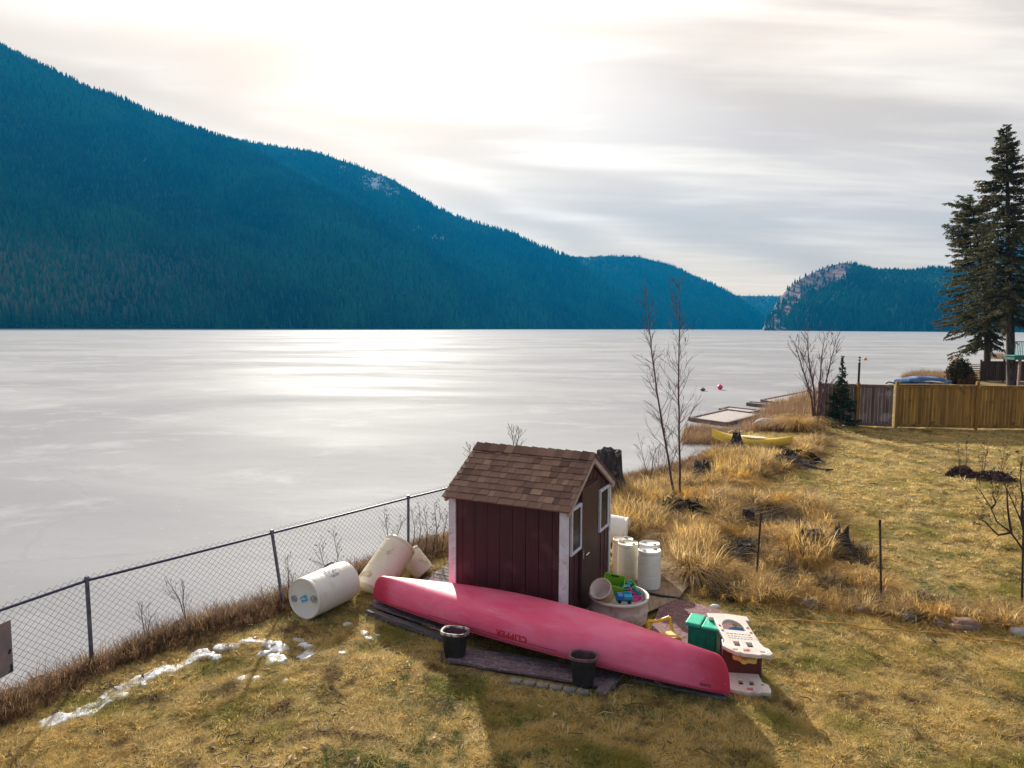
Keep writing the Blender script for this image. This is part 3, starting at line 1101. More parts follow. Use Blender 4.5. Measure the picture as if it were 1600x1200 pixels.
def sheet(name, label, cat, px, m, h=.02, z=.0, tilt=None):
    """a flat board laid on the ground, outline given by its corners in the photograph"""
    pts = [W(a, b, z) for a, b in px]
    c = sum(pts, Vector()) / len(pts)
    ang = math.atan2((pts[1] - pts[0]).y, (pts[1] - pts[0]).x)
    Mi = Matrix.Rotation(-ang, 3, 'Z')
    loc = [(Mi @ (p - c)) for p in pts]
    o = MB().prism([(p.x, p.y) for p in loc], -h / 2, h / 2).build(name, m, bevel=.003)
    o.location = c
    o.rotation_euler = (0, 0, ang)
    if tilt:
        o.rotation_euler = (tilt[0], tilt[1], ang)
    return tag(o, label, cat)


sheet('plywood_sheet', 'brown plywood sheet under the white drums beside the shed', 'board', [(905, 985), (948, 893), (1022, 868), (1084, 903), (1060, 936), (985, 968)], PLY, .022, .055)
sheet('plywood_sheet', 'small tan plywood offcut leaning in the dark grass right of the drums', 'board', [(1040, 885), (1062, 880), (1092, 900), (1070, 915)], PLY, .015, .10, (0.10, -.06))
REDMAT = mat('dusty_red_mat', (0.19, 0.085, 0.095), (0.13, 0.06, 0.075), 9, .9, .004, spots=(0.30, 0.17, 0.15), spot_scale=24, spot_at=(.42, .75))
sheet('red_mat', 'dusty purplish red rubber mat strewn with dry grass behind the canoe', 'mat', [(1005, 1015), (1038, 929), (1128, 955), (1150, 985), (1160, 1040), (1120, 1075)], REDMAT, .018, .045)
hose = MB().tube([SHW(1.0, -.25, -.02), W(985, 919, .09), W(1010, 926, .085), W(1035, 931, .085), W(1058, 934, .07), W(1075, 940, .03)], .018)
tag(hose.build('black_pipe', BLACKP, smooth=True), 'thin black pipe lying across the plywood in front of the drums', 'pipe')
st = []
stb = MB()
for k in range(150):
    q = W(random.uniform(1000, 1160), random.uniform(930, 1060), .06)
    if not in_poly(*[np.array([t]) for t in to_px(q)], [(1005, 1015), (1038, 932), (1125, 957), (1150, 985), (1150, 1040)])[0]:
        continue
    a = random.random() * PI
    l = random.uniform(.04, .16)
    stb.tube([q, q + Vector((math.cos(a) * l, math.sin(a) * l, random.uniform(0, .012)))], .0022, 3)
tag(stb.build('fallen_straw', mat('straw_pale', (0.62, 0.42, 0.22), (0.5, .33, .16), 4, .8)), 'loose straw and dry grass strewn over the red mat', 'straw', kind='stuff')

# boards beneath the canoe


def plank(label, p, q, wd, th, z, m=WOOD_GREY, side=1, roll=0, name='weathered_plank'):
    a, b = W(*p, z), W(*q, z)
    d = b - a
    ang = math.atan2(d.y, d.x)
    L = d.length
    mb = MB()
    n = 14
    top = []
    ed = [random.uniform(-.012, .012) for _ in range(n + 1)]
    pts = [(-L / 2 + L * i / n, -wd / 2 + ed[i]) for i in range(n + 1)] + [(L / 2 - L * i / n, wd / 2 + ed[i] * .6) for i in range(n + 1)]
    mb.prism(pts, -th / 2, th / 2)
    o = mb.build(name, m, bevel=.004)
    nrm = Vector((-d.y, d.x, 0)).normalized() * wd / 2 * side
    o.location = (a + b) / 2 + nrm
    o.rotation_euler = (roll, math.asin(max(-1, min(1, -(b.z - a.z) / L))), ang)
    return tag(o, label, 'plank')


PURPLEW = mat('purplish_plank', (0.20, 0.13, 0.15), (0.08, 0.055, 0.065), 4, .9, .008, stretch=(1, 10, 10), spots=(0.26, .20, .21), spot_scale=30, spot_at=(.5, .7))
plank('broad purplish weathered plank under the middle of the canoe between the two tubs', (697, 1033), (960, 1077), .40, .035, .03, PURPLEW)
plank('long grey beam at the left end under the canoe bow', (572, 957), (700, 1002), .09, .07, .035, WOOD_GREY)
plank('dark weathered board on top of the beam at the left canoe tip', (575, 945), (705, 988), .30, .03, .09, PURPLEW)
plank('grey straight plank lying under the right half of the canoe', (985, 1062), (1135, 1094), .22, .03, .02, WOOD_GREY)
plank('short pale board sticking out crosswise right of the second tub', (946, 1086), (982, 1047), .13, .03, .06, WOOD_GREY)
PAVER = mat('paver_stone', (0.25, 0.22, 0.20), (0.13, 0.12, 0.11), 14, .95, .005)
for k in range(6):
    p = W(806 + k * 21, 1066 + k * 3.4, .015)
    o = MB().box((0, 0, 0), (.135, .11, .06)).build('paver_brick', PAVER, bevel=.01)
    o.location = p
    o.rotation_euler = (random.uniform(-.05, .05), random.uniform(-.05, .05), rad(-14) + random.uniform(-.12, .12))
    tag(o, ['leftmost of the grey pavers in the row along the purplish plank', 'second paver from the left along the purplish plank edge',
            'third paver from the left along the purplish plank edge', 'third paver from the right along the purplish plank edge',
            'second paver from the right along the purplish plank edge', 'rightmost of the grey pavers below the second black tub'][k], 'paver', 'pavers edging the plank')
sk = W(690, 1036, 0)
tag(MB().tube([sk + Vector((0, 0, -.1)), sk + Vector((.005, 0, .17))], [.024, .02], 7).build('wooden_stake', WOOD_GREY), 'short thick wooden stub at the left end of the purplish plank', 'stake')

# ------------------------------------------------------------------ canoe
CL, CR = W(584, 934, .16), W(1141, 1085, .06)
CA = math.atan2((CR - CL).y, (CR - CL).x)
CLEN = math.hypot((CR - CL).x, (CR - CL).y)
CC = Vector(((CL.x + CR.x) / 2, (CL.y + CR.y) / 2, 0))
print('canoe length', CLEN)


def canoe_sec(s):
    a = abs(s)
    w = .445 * max(0, 1 - a ** 2.1) ** .95 + .012
    zg = .25 - .135 * s * s - .05 * s
    zk = .615 - .115 * s * s - .012 * s
    if a > .925:
        e = min(1, (a - .925) / .075)
        zk = zg + (zk - zg) * max(0, 1 - e ** 2.5) ** (1 / 2.2)
    p = .62 + .9 * a ** 3
    return w, zg, zk, p


def canoe_pt(s, phi, off=0):
    w, zg, zk, p = canoe_sec(s)
    c, sn = math.cos(phi), math.sin(phi)
    y = -(w + off) * math.copysign(abs(c) ** .75, c)
    z = zg + (zk - zg + off) * abs(sn) ** (p if p < 1.3 else 1.3)
    return Vector((s * CLEN / 2, y, z))


CANOE = bpy.data.materials.new('faded_red_hull')
CANOE.use_nodes = True
nt = CANOE.node_tree
b = nt.nodes['Principled BSDF']
tcn = N(nt, 'ShaderNodeTexCoord')
sp = N(nt, 'ShaderNodeSeparateXYZ')
nt.links.new(tcn.outputs['Object'], sp.inputs[0])


def nz_(s, st, d=6, r=.6):
    mp = N(nt, 'ShaderNodeMapping')
    mp.inputs['Scale'].default_value = st
    nt.links.new(tcn.outputs['Object'], mp.inputs[0])
    n = N(nt, 'ShaderNodeTexNoise')
    n.inputs['Scale'].default_value = s
    n.inputs['Detail'].default_value = d
    n.inputs['Roughness'].default_value = r
    nt.links.new(mp.outputs[0], n.inputs['Vector'])
    return n.outputs[0]


col = mixc(nt, ramp(nt, nz_(1.2, (.6, 1.4, 1.4)), (.38, .62, 0, 1)), (0.78, 0.085, 0.175), (0.84, 0.165, 0.285))
col = mixc(nt, ramp(nt, nz_(7, (.35, 1, 3)), (.50, .75, 0, .45)), col, (0.74, 0.26, 0.36))
endm = math_n(nt, 'ABSOLUTE', sp.outputs[0])
endn = math_n(nt, 'ADD', endm, math_n(nt, 'MULTIPLY', math_n(nt, 'SUBTRACT', nz_(2.2, (1, 1, 1)), .5), .7))
col = mixc(nt, ramp(nt, endn, (1.95, 2.45, 0, .8)), col, (0.55, 0.012, 0.045))
col = mixc(nt, ramp(nt, nz_(40, (.05, 1, 1), 4), (.60, .74, 0, .3)), col, (0.80, 0.36, 0.44))
nt.links.new(col, b.inputs['Base Color'])
nt.links.new(ramp(nt, nz_(5, (1, 1, 1)), (.3, .7, .38, .6)), b.inputs['Roughness'])
b.inputs['Specular IOR Level'].default_value = .32
canoe = thing('canoe', 'long faded red canoe lying upside down across the yard in front of the shed', 'canoe', CC, CA)
hull = MB()
NS, NP = 97, 26
ss = [math.copysign(1 - (1 - abs(t)) ** 1.35, t) for t in np.linspace(-1, 1, NS)]
vs = [canoe_pt(s, PI * k / NP) for s in ss for k in range(NP + 1)]
fs = []
for i in range(NS - 1):
    for k in range(NP):
        a = i * (NP + 1) + k
        fs.append((a, a + NP + 1, a + NP + 2, a + 1))
hull.add(vs, fs)
ho_ = hull.build('hull', CANOE, canoe, smooth=True)
sm = ho_.modifiers.new('solid', 'SOLIDIFY')
sm.thickness = .008
sm.offset = -1
gw = MB()
for sgn in (0, PI):
    pts = [canoe_pt(s, sgn) + Vector((0, (-.006 if sgn == 0 else .006), 0)) for s in np.linspace(-.992, .992, 60)]
    gw.tube(pts, .011, 6)
gw.build('gunwale', mat('canoe_trim', (0.30, 0.03, 0.06), (0.22, 0.02, 0.04), 5, .5), canoe, smooth=True)


def hull_at(s, hgt, off):
    w, zg, zk, p = canoe_sec(s)
    p = min(p, 1.3)
    q = min(1, max(0, hgt / (zk - zg))) ** (1 / p)
    return canoe_pt(s, math.asin(q), off)


line = MB()
for s0, s1 in ((-.52, .24),):
    pts = [hull_at(s, .055, .001) for s in np.linspace(s0, s1, 60)]
    line.tube(pts, .0035, 5)
line.build('pinstripe', mat('dark_red_mark', (0.16, 0.012, 0.03), (0.12, .01, .02), 6, .6), canoe)


def text_mesh(txt, size, spacing=1.0, bold=0.0):
    cu_ = bpy.data.curves.new('txt', 'FONT')
    cu_.body = txt
    cu_.size = size
    cu_.space_character = spacing
    cu_.offset = bold
    cu_.resolution_u = 2
    to = bpy.data.objects.new('txt', cu_)
    COL.objects.link(to)
    bpy.context.view_layer.update()
    me = to.evaluated_get(bpy.context.evaluated_depsgraph_get()).to_mesh()
    vs = [v.co.copy() for v in me.vertices]
    fs = [tuple(p.vertices) for p in me.polygons]
    to.to_mesh_clear()
    bpy.data.objects.remove(to)
    bpy.data.curves.remove(cu_)
    return vs, fs


REDINK = mat('red_lettering', (0.50, 0.004, 0.02), (0.42, 0.01, 0.03), 20, .5)
vs, fs = text_mesh('CLIPPER', .105, 1.12, .0035)
tw = max(v.x for v in vs)


def find_s(px):
    lo, hi = -1, 1
    for _ in range(40):
        m = (lo + hi) / 2
        p = CC + Matrix.Rotation(CA, 3, 'Z') @ canoe_pt(m, .2)
        if to_px([p])[0][0] < px:
            lo = m
        else:
            hi = m
    return lo


s_r, s_l = find_s(824), find_s(775)
lm = MB().add([hull_at(s_r - (v.x / tw) * (s_r - s_l), .125 - v.y, .0035) for v in vs], fs)
lm.build('lettering', REDINK, canoe)
vs, fs = text_mesh('CLIPPER', .045, 1.1, .001)
tw = max(v.x for v in vs)
s_r, s_l = find_s(1111), find_s(1093)
MB().add([hull_at(s_r - (v.x / tw) * (s_r - s_l), .075 - v.y, .004) for v in vs], fs).build('lettering', mat('dark_red_mark', (.2, .01, .03)), canoe)

# ------------------------------------------------------------------ black tubs
TUBM = mat('black_tub', (0.010, 0.010, 0.012), (0.025, .02, .022), 6, .55)
TUBIN = mat('tub_inside', (0.10, 0.04, 0.05), (0.03, 0.02, 0.022), 5, .6)


def tub(px, py, pw, ph, label, zb, rimcol, fill):
    c = W(px, py, zb)
    sc = c.y / F_PX
    R = pw * sc / 2
    H = ph * sc
    o = thing('planter_tub', label, 'planter', c, rad(-12), 'black tubs in front of the canoe')

    def octo(r, k=.72):
        return [(r * math.copysign(min(abs(math.cos(a)) * 1.12, 1), math.cos(a)), k * r * math.copysign(min(abs(math.sin(a)) * 1.12, 1), math.sin(a))) for a in [2 * PI * (j + .5) / 16 for j in range(16)]]

    def loft(rings, flip=False, cap0=True, cap1=False):
        vs, fs = [], []
        for r, z in rings:
            vs += [(x, y, z) for x, y in octo(r)]
        for i in range(len(rings) - 1):
            for k in range(16):
                fs.append((i * 16 + k, i * 16 + (k + 1) % 16, (i + 1) * 16 + (k + 1) % 16, (i + 1) * 16 + k))
        if cap0:
            fs.append(tuple(range(16))[::-1])
        if cap1:
            fs.append(tuple((len(rings) - 1) * 16 + k for k in range(16)))
        return MB().add(vs, fs)
    loft([(R * .68, 0), (R * .76, H * .3), (R * .88, H * .9)]).build('body', TUBM, o)
    loft([(R * .88, H * .88), (R, H * .90), (R * 1.0, H * .985), (R * .97, H), (R * .86, H * .99), (R * .84, H * .9)], cap0=False).build('rim', rimcol, o)
    loft([(R * .70, H * .55), (R * .84, H * .93)], cap0=True).build('lining', TUBIN, o)
    f = MB()
    for _ in range(26):
        a, r = random.random() * 2 * PI, random.random() ** .5 * R * .6
        f.box((r * math.cos(a), r * .7 * math.sin(a), H * .58), (random.uniform(.015, .05), random.uniform(.015, .04), .02), random.random() * 3, random.random(), random.random())
    f.build('contents', fill, o)
    return o


tub(711, 1025, 46, 44, 'left black plastic tub with chipped white rim by the canoe', .03, mat('chipped_rim', (0.62, 0.56, 0.52), (0.13, 0.07, 0.07), 7, .7, lohi=(.46, .56)), TUBM)
tub(911, 1068, 48, 49, 'right black plastic tub with reddish rim and pebbles inside', .05, mat('reddish_rim', (0.22, 0.10, 0.11), (0.08, 0.045, 0.05), 7, .7), mat('pebbles', (0.35, 0.36, 0.4), (0.1, .1, .12), 30, .8))

# ------------------------------------------------------------------ drums
DRUM = mat('aged_white_plastic', (0.86, 0.84, 0.79), (0.82, 0.78, 0.69), 2.5, .42, spots=(0.50, 0.38, 0.22), spot_scale=1.6, spot_at=(.54, .72), trans=.12)
DRUM2 = mat('yellowed_plastic', (0.84, 0.79, 0.68), (0.74, 0.65, 0.47), 2.2, .45, spots=(0.40, 0.27, 0.13), spot_scale=3.5, spot_at=(.56, .72), stretch=(1, 1, .4), trans=.12)
LABELM = mat('torn_grey_label', (0.20, 0.18, 0.20), (0.62, 0.60, 0.58), 16, .7, lohi=(.44, .56))
BLUEL = mat('blue_label', (0.06, 0.32, 0.55), (0.6, 0.7, 0.75), 30, .6, lohi=(.45, .6))


def drum(name, label, base, axis, L, R, m, open_end=False, bungs=True, group=None, extra=None):
    """a drum whose local z axis (bottom to top) is laid along axis; base is the centre of the bottom"""
    o = thing(name, label, 'drum', base, 0, group)
    o.rotation_euler = Vector(axis).to_track_quat('Z', 'Y').to_euler()
    k = R
    prof = [(k * .90, 0), (k * .96, .012), (k * .985, .05), (k, .09), (k, L * .32), (k * .985, L * .335), (k * .985, L * .35), (k, L * .365), (k * 1.005, L * .62), (k * .988, L * .635),
            (k * .988, L * .655), (k, L * .67), (k, L - .11), (k * .97, L - .07), (k * .955, L - .055), (k * 1.0, L - .045), (k * 1.0, L - .02), (k * .985, L - .006), (k * .94, L)]
    if open_end:
        prof += [(k * .93, L - .01), (k * .93, .02)]
    else:
        prof += [(k * .925, L - .012), (k * .90, L - .018)]
    pr2 = [prof[0]]
    for (ra, za), (rb, zb) in zip(prof[:-1], prof[1:]):
        if abs(zb - za) > .03:
            pr2 += [(ra + (rb - ra) * .01, za + .004 * (1 if zb > za else -1)), (rb, zb - .004 * (1 if zb > za else -1))]
        pr2.append((rb, zb))
    MB().lathe(pr2, 44).build('body', m, o, smooth=True)
    if bungs and not open_end:
        for sx, sy in ((.62, .12), (-.62, -.1)):
            b_ = MB()
            b_.lathe([(R * .17, L - .02), (R * .17, L + .004), (R * .13, L + .008), (R * .125, L + .002), (R * .05, L + .002), (R * .05, L + .012)], 18, Matrix.Translation((R * sx, R * sy, 0)))
            b_.build('bung', mat('bung_plastic', (0.45, 0.44, 0.42), (0.25, .24, .23), 20, .5), o, smooth=True)
    if extra:
        extra(o, L, R)
    return o


def patch(o, name, m, R, a0, a1, z0, z1, n=14, jag=.02):
    """a label that follows the drum's side"""
    vs, fs = [], []
    r2 = random.Random(5)
    for j in range(6):
        for i in range(n + 1):
            a = a0 + (a1 - a0) * i / n
            z = z0 + (z1 - z0) * j / 5 + (r2.uniform(-jag, jag) if j in (0, 5) else 0)
            vs.append((R * math.cos(a), R * math.sin(a), z))
    for j in range(5):
        for i in range(n):
            if (i, j) in ((0, 0), (n - 1, 4), (0, 4)):
                continue
            a = j * (n + 1) + i
            fs.append((a, a + 1, a + n + 2, a + n + 1))
    return MB().add(vs, fs).build(name, m, o)


# the big drum on its side, lid towards the camera's left
e1 = W(493, 965, 0)            # under the lid
e2 = W(560, 948, 0)
ax = Vector((e1.x - e2.x, e1.y - e2.y, 0)).normalized()
R1 = .30
lidc = W(474, 935, .30)
lidc.z = .29


def ex1(o, L, R):
    z = L - .012
    vs, fs = text_mesh('7', .1)
    MB().box((0, 0, z), (.13, .09, .004), .5).build('sticker', BLUEL, o)
    # grey torn label on the side seen from the camera, facing up
    patch(o, 'label', LABELM, R * 1.006, LABANG - .45, LABANG + .45, L * .36, L * .62)


ax1 = Vector((-.46, -.885, .02)).normalized()
LABANG = 0
# find the local angle that faces the camera, slightly up
q = ax1.to_track_quat('Z', 'Y')
want = q.inverted() @ Vector((-.1, -.62, .75))
LABANG = math.atan2(want.y, want.x)
drum('plastic_drum', 'large white plastic drum lying on its side with lid and blue sticker facing the camera', lidc - ax1 * .90, ax1, .90, R1, DRUM, extra=ex1)
# leaning open drum behind it
pb = W(590, 930, .0)
top_c = V(619, 862, 10.95)
bot_c = V(578, 922, 10.45)
ax2 = (top_c - bot_c).normalized()
drum('plastic_drum', 'yellowed open drum leaning up behind the left canoe tip, mouth to the right', bot_c - ax2 * .02, ax2, .92, .27, DRUM2, open_end=False, bungs=False)
c3 = V(651, 880, 11.35)
ax3 = Vector((-.55, .2, .62)).normalized()
drum('plastic_drum', 'small yellowed drum tipped against the fence beside the third post', c3 - ax3 * .22, ax3, .46, .19, DRUM2, bungs=False)

SMALL = 'small white drums standing right of the shed'


def stand(px, pyb, ptop, pw, label, m, z=.068, tilt=(0, 0)):
    c = W(px, pyb, z)
    R = pw * c.y / F_PX / 2 * 1.0
    c = c + Vector((0, R * .9, 0))
    Hh = (pyb - ptop) * (c.y - R * .4) / F_PX * .985 - R * .52
    rot = random.random() * 6

    def ex(o, L, R_):
        o.rotation_euler = (tilt[0], tilt[1], rot)
    return drum('small_drum', label, c, (0, 0, 1), Hh, R, m, group=SMALL, extra=ex)


stand(975, 901, 834, 33, 'yellowish small drum standing nearest the shed wall, partly hidden', DRUM2)
stand(983, 910, 840, 33, 'stained yellow small drum with bruised side, second from the shed', DRUM2)
stand(1017, 900, 841, 33, 'small white drum with black ring on its lid, standing behind the front one', DRUM)
stand(1017, 923, 850, 37, 'clean white small drum standing alone at the front of the group', DRUM)
axl = Vector((.93, -.25, -.10)).normalized()
cl_ = V(958, 826, 12.35)
drum('plastic_drum', 'white drum lying down half hidden behind the shed corner', cl_ - axl * .62, axl, .88, .25, DRUM, bungs=False)

# ------------------------------------------------------------------ toys
CREAM = mat('cream_plastic', (0.70, 0.63, 0.57), (0.62, 0.54, 0.47), 5, .45, spots=(0.48, .38, .32), spot_scale=6, spot_at=(.58, .72))
tc_ = W(973, 985, .06)
tc_ = tc_ + Vector((0, .36, 0))
RT = .41
tubt = thing('toy_tub', 'round cream plastic tub heaped with toys behind the canoe', 'toy tub', tc_, .4)
prof = [(RT * .90, 0), (RT * .96, .03), (RT * 1.0, .22), (RT * .97, .33), (RT * 1.03, .335), (RT * 1.035, .37), (RT * .98, .375), (RT * .95, .34), (RT * .93, .23), (RT * .9, .22)]
MB().lathe(prof, 48).build('body', CREAM, tubt, smooth=True)
lf = MB()
for a, dz, r in ((-1.75, .17, .085), (-1.35, .11, .07), (-2.15, .10, .075), (-.95, .17, .06)):
    vs = [((RT * (1.0) + .012) * math.cos(a), (RT + .012) * math.sin(a), dz)]
    n = 10
    for k in range(n):
        t = 2 * PI * k / n
        vs.append(((RT + .002) * math.cos(a + r / RT * math.cos(t) * 1.1), (RT + .002) * math.sin(a + r / RT * math.cos(t) * 1.1), dz + r * .6 * math.sin(t)))
    lf.add(vs, [(0, 1 + k, 1 + (k + 1) % n) for k in range(n)])
lf.build('relief', mat('pinkish_relief', (0.60, 0.42, 0.38), (0.5, .36, .33), 8, .6), tubt)
# crumpled toys filling
PINKB = mat('pale_bucket', (0.78, 0.62, 0.52), (0.72, .55, .46), 5, .4, trans=.15)
LIME = mat('lime_plastic', (0.28, 0.55, 0.03), (0.22, 0.46, 0.03), 4, .4)
TEALG = mat('green_tray', (0.05, 0.42, 0.12), (0.04, 0.35, 0.10), 4, .4)
BLUEP = mat('blue_plastic', (0.02, 0.22, 0.50), (0.015, 0.15, 0.40), 5, .35)
CYANP = mat('cyan_plastic', (0.04, 0.42, 0.62), (0.03, .34, .52), 5, .35)
MAG = mat('magenta_plastic', (0.62, 0.01, 0.20), (0.5, 0.008, .15), 5, .4)
TEALP = mat('teal_plastic', (0.01, 0.25, 0.26), (0.01, .2, .2), 5, .4)
ORG = mat('orange_plastic', (0.75, 0.12, 0.03), (0.65, .1, .03), 5, .4)
YEL = mat('yellow_plastic', (0.80, 0.48, 0.03), (0.7, .38, .02), 5, .4)


def obj_at(o, loc, rot=(0, 0, 0)):
    o.location = loc
    o.rotation_euler = rot
    return o


bk = thing('toy_bucket', 'pale peach bucket with painted yellow swirl tipped in the toy tub', 'bucket', tc_ + Vector((-.20, -.12, .38)))
bk.rotation_euler = (rad(38), rad(-24), rad(-10))
Rb = .15
MB().lathe([(Rb * .72, 0), (Rb * .78, .01), (Rb * .96, .22), (Rb * 1.05, .225), (Rb * 1.05, .24), (Rb * .94, .238), (Rb * .75, .02)], 32).build('body', PINKB, bk, smooth=True)
patch(bk, 'painted_swirl', YEL, Rb * .93, -2.6, -.7, .10, .14, jag=.01)
patch(bk, 'painted_swirl', mat('lime_swirl', (.5, .6, .08)), Rb * .89, -2.2, -.9, .06, .08, jag=.01)
bs = thing('toy_basket', 'lime green carry basket with a handle slot standing in the toy tub', 'toy basket', tc_ + Vector((-.075, .12, .37)))
bs.rotation_euler = (rad(20), rad(8), rad(-12))
bm_ = MB()
w1, d1, h1 = .29, .20, .18
t = .012
bm_.box((0, 0, .006), (w1 * .86, d1 * .86, t))
bm_.box((0, -d1 / 2, h1 * .5), (w1, t, h1)).box((0, d1 / 2, h1 * .62), (w1, t, h1 * 1.24)).box((-w1 / 2, 0, h1 / 2), (t, d1, h1)).box((w1 / 2, 0, h1 / 2), (t, d1, h1))
bm_.build('body', LIME, bs, bevel=.006)
MB().box((0, d1 / 2 - .004, h1 * 1.08), (.11, .018, .022)).build('handle_slot', mat('dark_slot', (.03, .05, .01)), bs)
bt = thing('toy_tray', 'darker green tray holding a blue scoop behind the lime basket', 'toy tray', tc_ + Vector((.15, .10, .36)))
bt.rotation_euler = (rad(12), rad(-10), rad(-20))
MB().lathe([(.07, 0), (.085, .005), (.12, .10), (.135, .103), (.135, .115), (.112, .112), (.075, .012)], 6).build('body', TEALG, bt)
MB().box((-.02, .0, .09), (.13, .06, .03), .4, .2).box((.03, .03, .12), (.08, .025, .02), -.4).build('scoop', CYANP, bt, bevel=.006)
tk = thing('toy_truck', 'blue toy truck lying on its side at the front of the tub', 'toy truck', tc_ + Vector((.03, -.19, .365)))
tk.rotation_euler = (rad(25), rad(6), rad(8))
MB().box((0, 0, .03), (.24, .09, .045)).box((-.07, 0, .075), (.08, .085, .055)).build('body', BLUEP, tk, bevel=.008)
MB().box((.05, 0, .065), (.12, .10, .03)).box((.05, -.045, .09), (.12, .01, .04)).box((.05, .045, .09), (.12, .01, .04)).build('bed', CYANP, tk, bevel=.004)
for k, (x, y) in enumerate(((-.07, -.05), (-.07, .05), (.07, -.05), (.07, .05))):
    MB().tube([(x, y - .012, .01), (x, y + .012, .01)], .028, 12).build('wheel', BLACKP, tk)
mg = thing('toy_scoop', 'magenta plastic scoop upright among the toys in the tub', 'toy', tc_ + Vector((.14, -.02, .36)))
mg.rotation_euler = (rad(20), rad(30), rad(30))
MB().lathe([(.03, 0), (.055, .02), (.07, .10), (.062, .10), (.045, .03)], 12).build('bowl', MAG, mg, smooth=True)
MB().tube([(0, 0, .0), (.0, .02, -.04), (.02, .05, -.10)], .014, 8).build('handle', MAG, mg)
tg = thing('toy_block', 'dark teal block toy wedged at the right rim of the tub', 'toy', tc_ + Vector((.25, -.02, .40)))
tg.rotation_euler = (rad(20), rad(50), rad(10))
MB().box((0, 0, 0), (.13, .07, .05)).box((.03, 0, .035), (.05, .05, .03)).build('body', TEALP, tg, bevel=.006)
og = thing('toy_spade', 'orange red toy spade lying between the basket and the magenta scoop', 'toy', tc_ + Vector((.07, -.05, .39)))
og.rotation_euler = (rad(10), rad(15), rad(-40))
MB().box((0, 0, 0), (.08, .06, .012)).build('blade', ORG, og, bevel=.004)
MB().tube([(.035, 0, 0), (.13, 0, .01)], .010, 8).build('handle', ORG, og)
mp_ = thing('toy_pan', 'second magenta toy lying flat against the right inside rim', 'toy', tc_ + Vector((.22, -.16, .35)))
mp_.rotation_euler = (rad(20), rad(-14), .3)
MB().lathe([(.05, 0), (.075, .015), (.078, .03), (.07, .03), (.05, .012)], 16, sy=.6).build('dish', MAG, mp_, smooth=True)
MB().tube([(.07, 0, .025), (.12, .0, .03)], .009, 8).build('handle', MAG, mp_)

# child's chair, tipped
chp = W(1034, 1005, .055)
ch = thing('child_chair', 'small yellow and orange plastic chair tipped beside the toy tub', 'chair', chp, rad(18))
ch.rotation_euler = (rad(-8), rad(-4), rad(12))
sc = chp.y / F_PX
bw_, bh_ = .33, .30
b_ = MB()
# back frame: curved U
pts = [(-bw_ / 2, 0, .02), (-bw_ / 2, .01, .16), (-bw_ / 2 + .01, .03, bh_), (0, .06, bh_ - .03), (bw_ / 2 - .01, .03, bh_ + .01), (bw_ / 2, .01, .16), (bw_ / 2, 0, .02)]
for i in range(len(pts) - 1):
    a, c = Vector(pts[i]), Vector(pts[i + 1])
    m_ = (a + c) / 2
    b_.tube([a, c], .022, 8)
b_.build('backrest', YEL, ch, smooth=False)
MB().prism([(-.15, -.28), (.15, -.28), (.16, 0), (-.16, 0)], .12, .145).build('seat', mat('pale_yellow_seat', (.75, .42, .10), (.7, .36, .08)), ch, bevel=.01)
for (x, y) in ((-.14, -.26), (.14, -.26), (-.15, .0), (.15, .0)):
    MB().tube([(x * 1.05, y, 0), (x, y, .13)], [.02, .024], 8).build('leg', ORG if x < 0 else YEL, ch)

# green toy bin
GRN = mat('green_bin', (0.0, 0.22, 0.13), (0.0, 0.17, 0.10), 5, .45)
GRNL = mat('green_lid', (0.02, 0.50, 0.32), (0.02, 0.42, 0.27), 6, .45)
gb = W(1106, 1027, .05)
gbt = thing('toy_bin', 'green plastic lidded toy bin standing beside the play bench', 'toy bin', gb + Vector((.0, .18, 0)), rad(-28))
gw_, gd_, gh_ = .36, .27, .35
b_ = MB()
b_.prism([(-gw_ / 2, -gd_ / 2), (gw_ / 2, -gd_ / 2), (gw_ / 2 + .01, gd_ / 2), (-gw_ / 2 - .01, gd_ / 2)], 0, gh_)
for k in range(3):
    b_.box((-gw_ / 2 + .08 + k * .12, -gd_ / 2 - .004, gh_ * .45), (.05, .012, gh_ * .62))
b_.build('body', GRN, gbt, bevel=.02)
l_ = MB().prism([(-gw_ / 2 - .03, -gd_ / 2 - .03), (-.02, -gd_ / 2 - .035), (-.02, gd_ / 2 + .03), (-gw_ / 2 - .03, gd_ / 2 + .03)], gh_ + .002, gh_ + .055)
l_.prism([(-.01, -gd_ / 2 - .035), (gw_ / 2 + .03, -gd_ / 2 - .03), (gw_ / 2 + .03, gd_ / 2 + .03), (-.01, gd_ / 2 + .03)], gh_ + .002, gh_ + .04)
l_.build('lid', GRNL, gbt, bevel=.014)

# toppled play bench
BRN = mat('brown_plastic', (0.10, 0.020, 0.014), (0.07, .014, .01), 5, .5)
MARK = mat('red_emblem', (0.55, 0.02, 0.05), (0.7, .3, .3), 30, .5)
DARKS = mat('dark_recess', (0.05, 0.035, 0.04))
DECAL = mat('grey_decal', (0.16, 0.11, 0.10), (0.3, .25, .23), 20, .6)
pA = W(1146, 1084, .03)
bench = thing('play_bench', 'toppled cream and brown toy workbench with cut-out panels at the canoe end', 'toy bench', W(1165, 1072, .02))
bench.rotation_euler = (0, 0, rad(-4))
BO = bench.location


def BL(px, py, z):
    p = W(px, py, z) - BO
    return Matrix.Rotation(rad(4), 3, 'Z') @ p


def panel_from(pxs, zs, th, holes, name, m):
    """a moulded panel: outline in the photograph carried to real sloping plane heights, with real holes"""
    P3 = [BL(a, b, z) for (a, b), z in zip(pxs, zs)]
    return P3


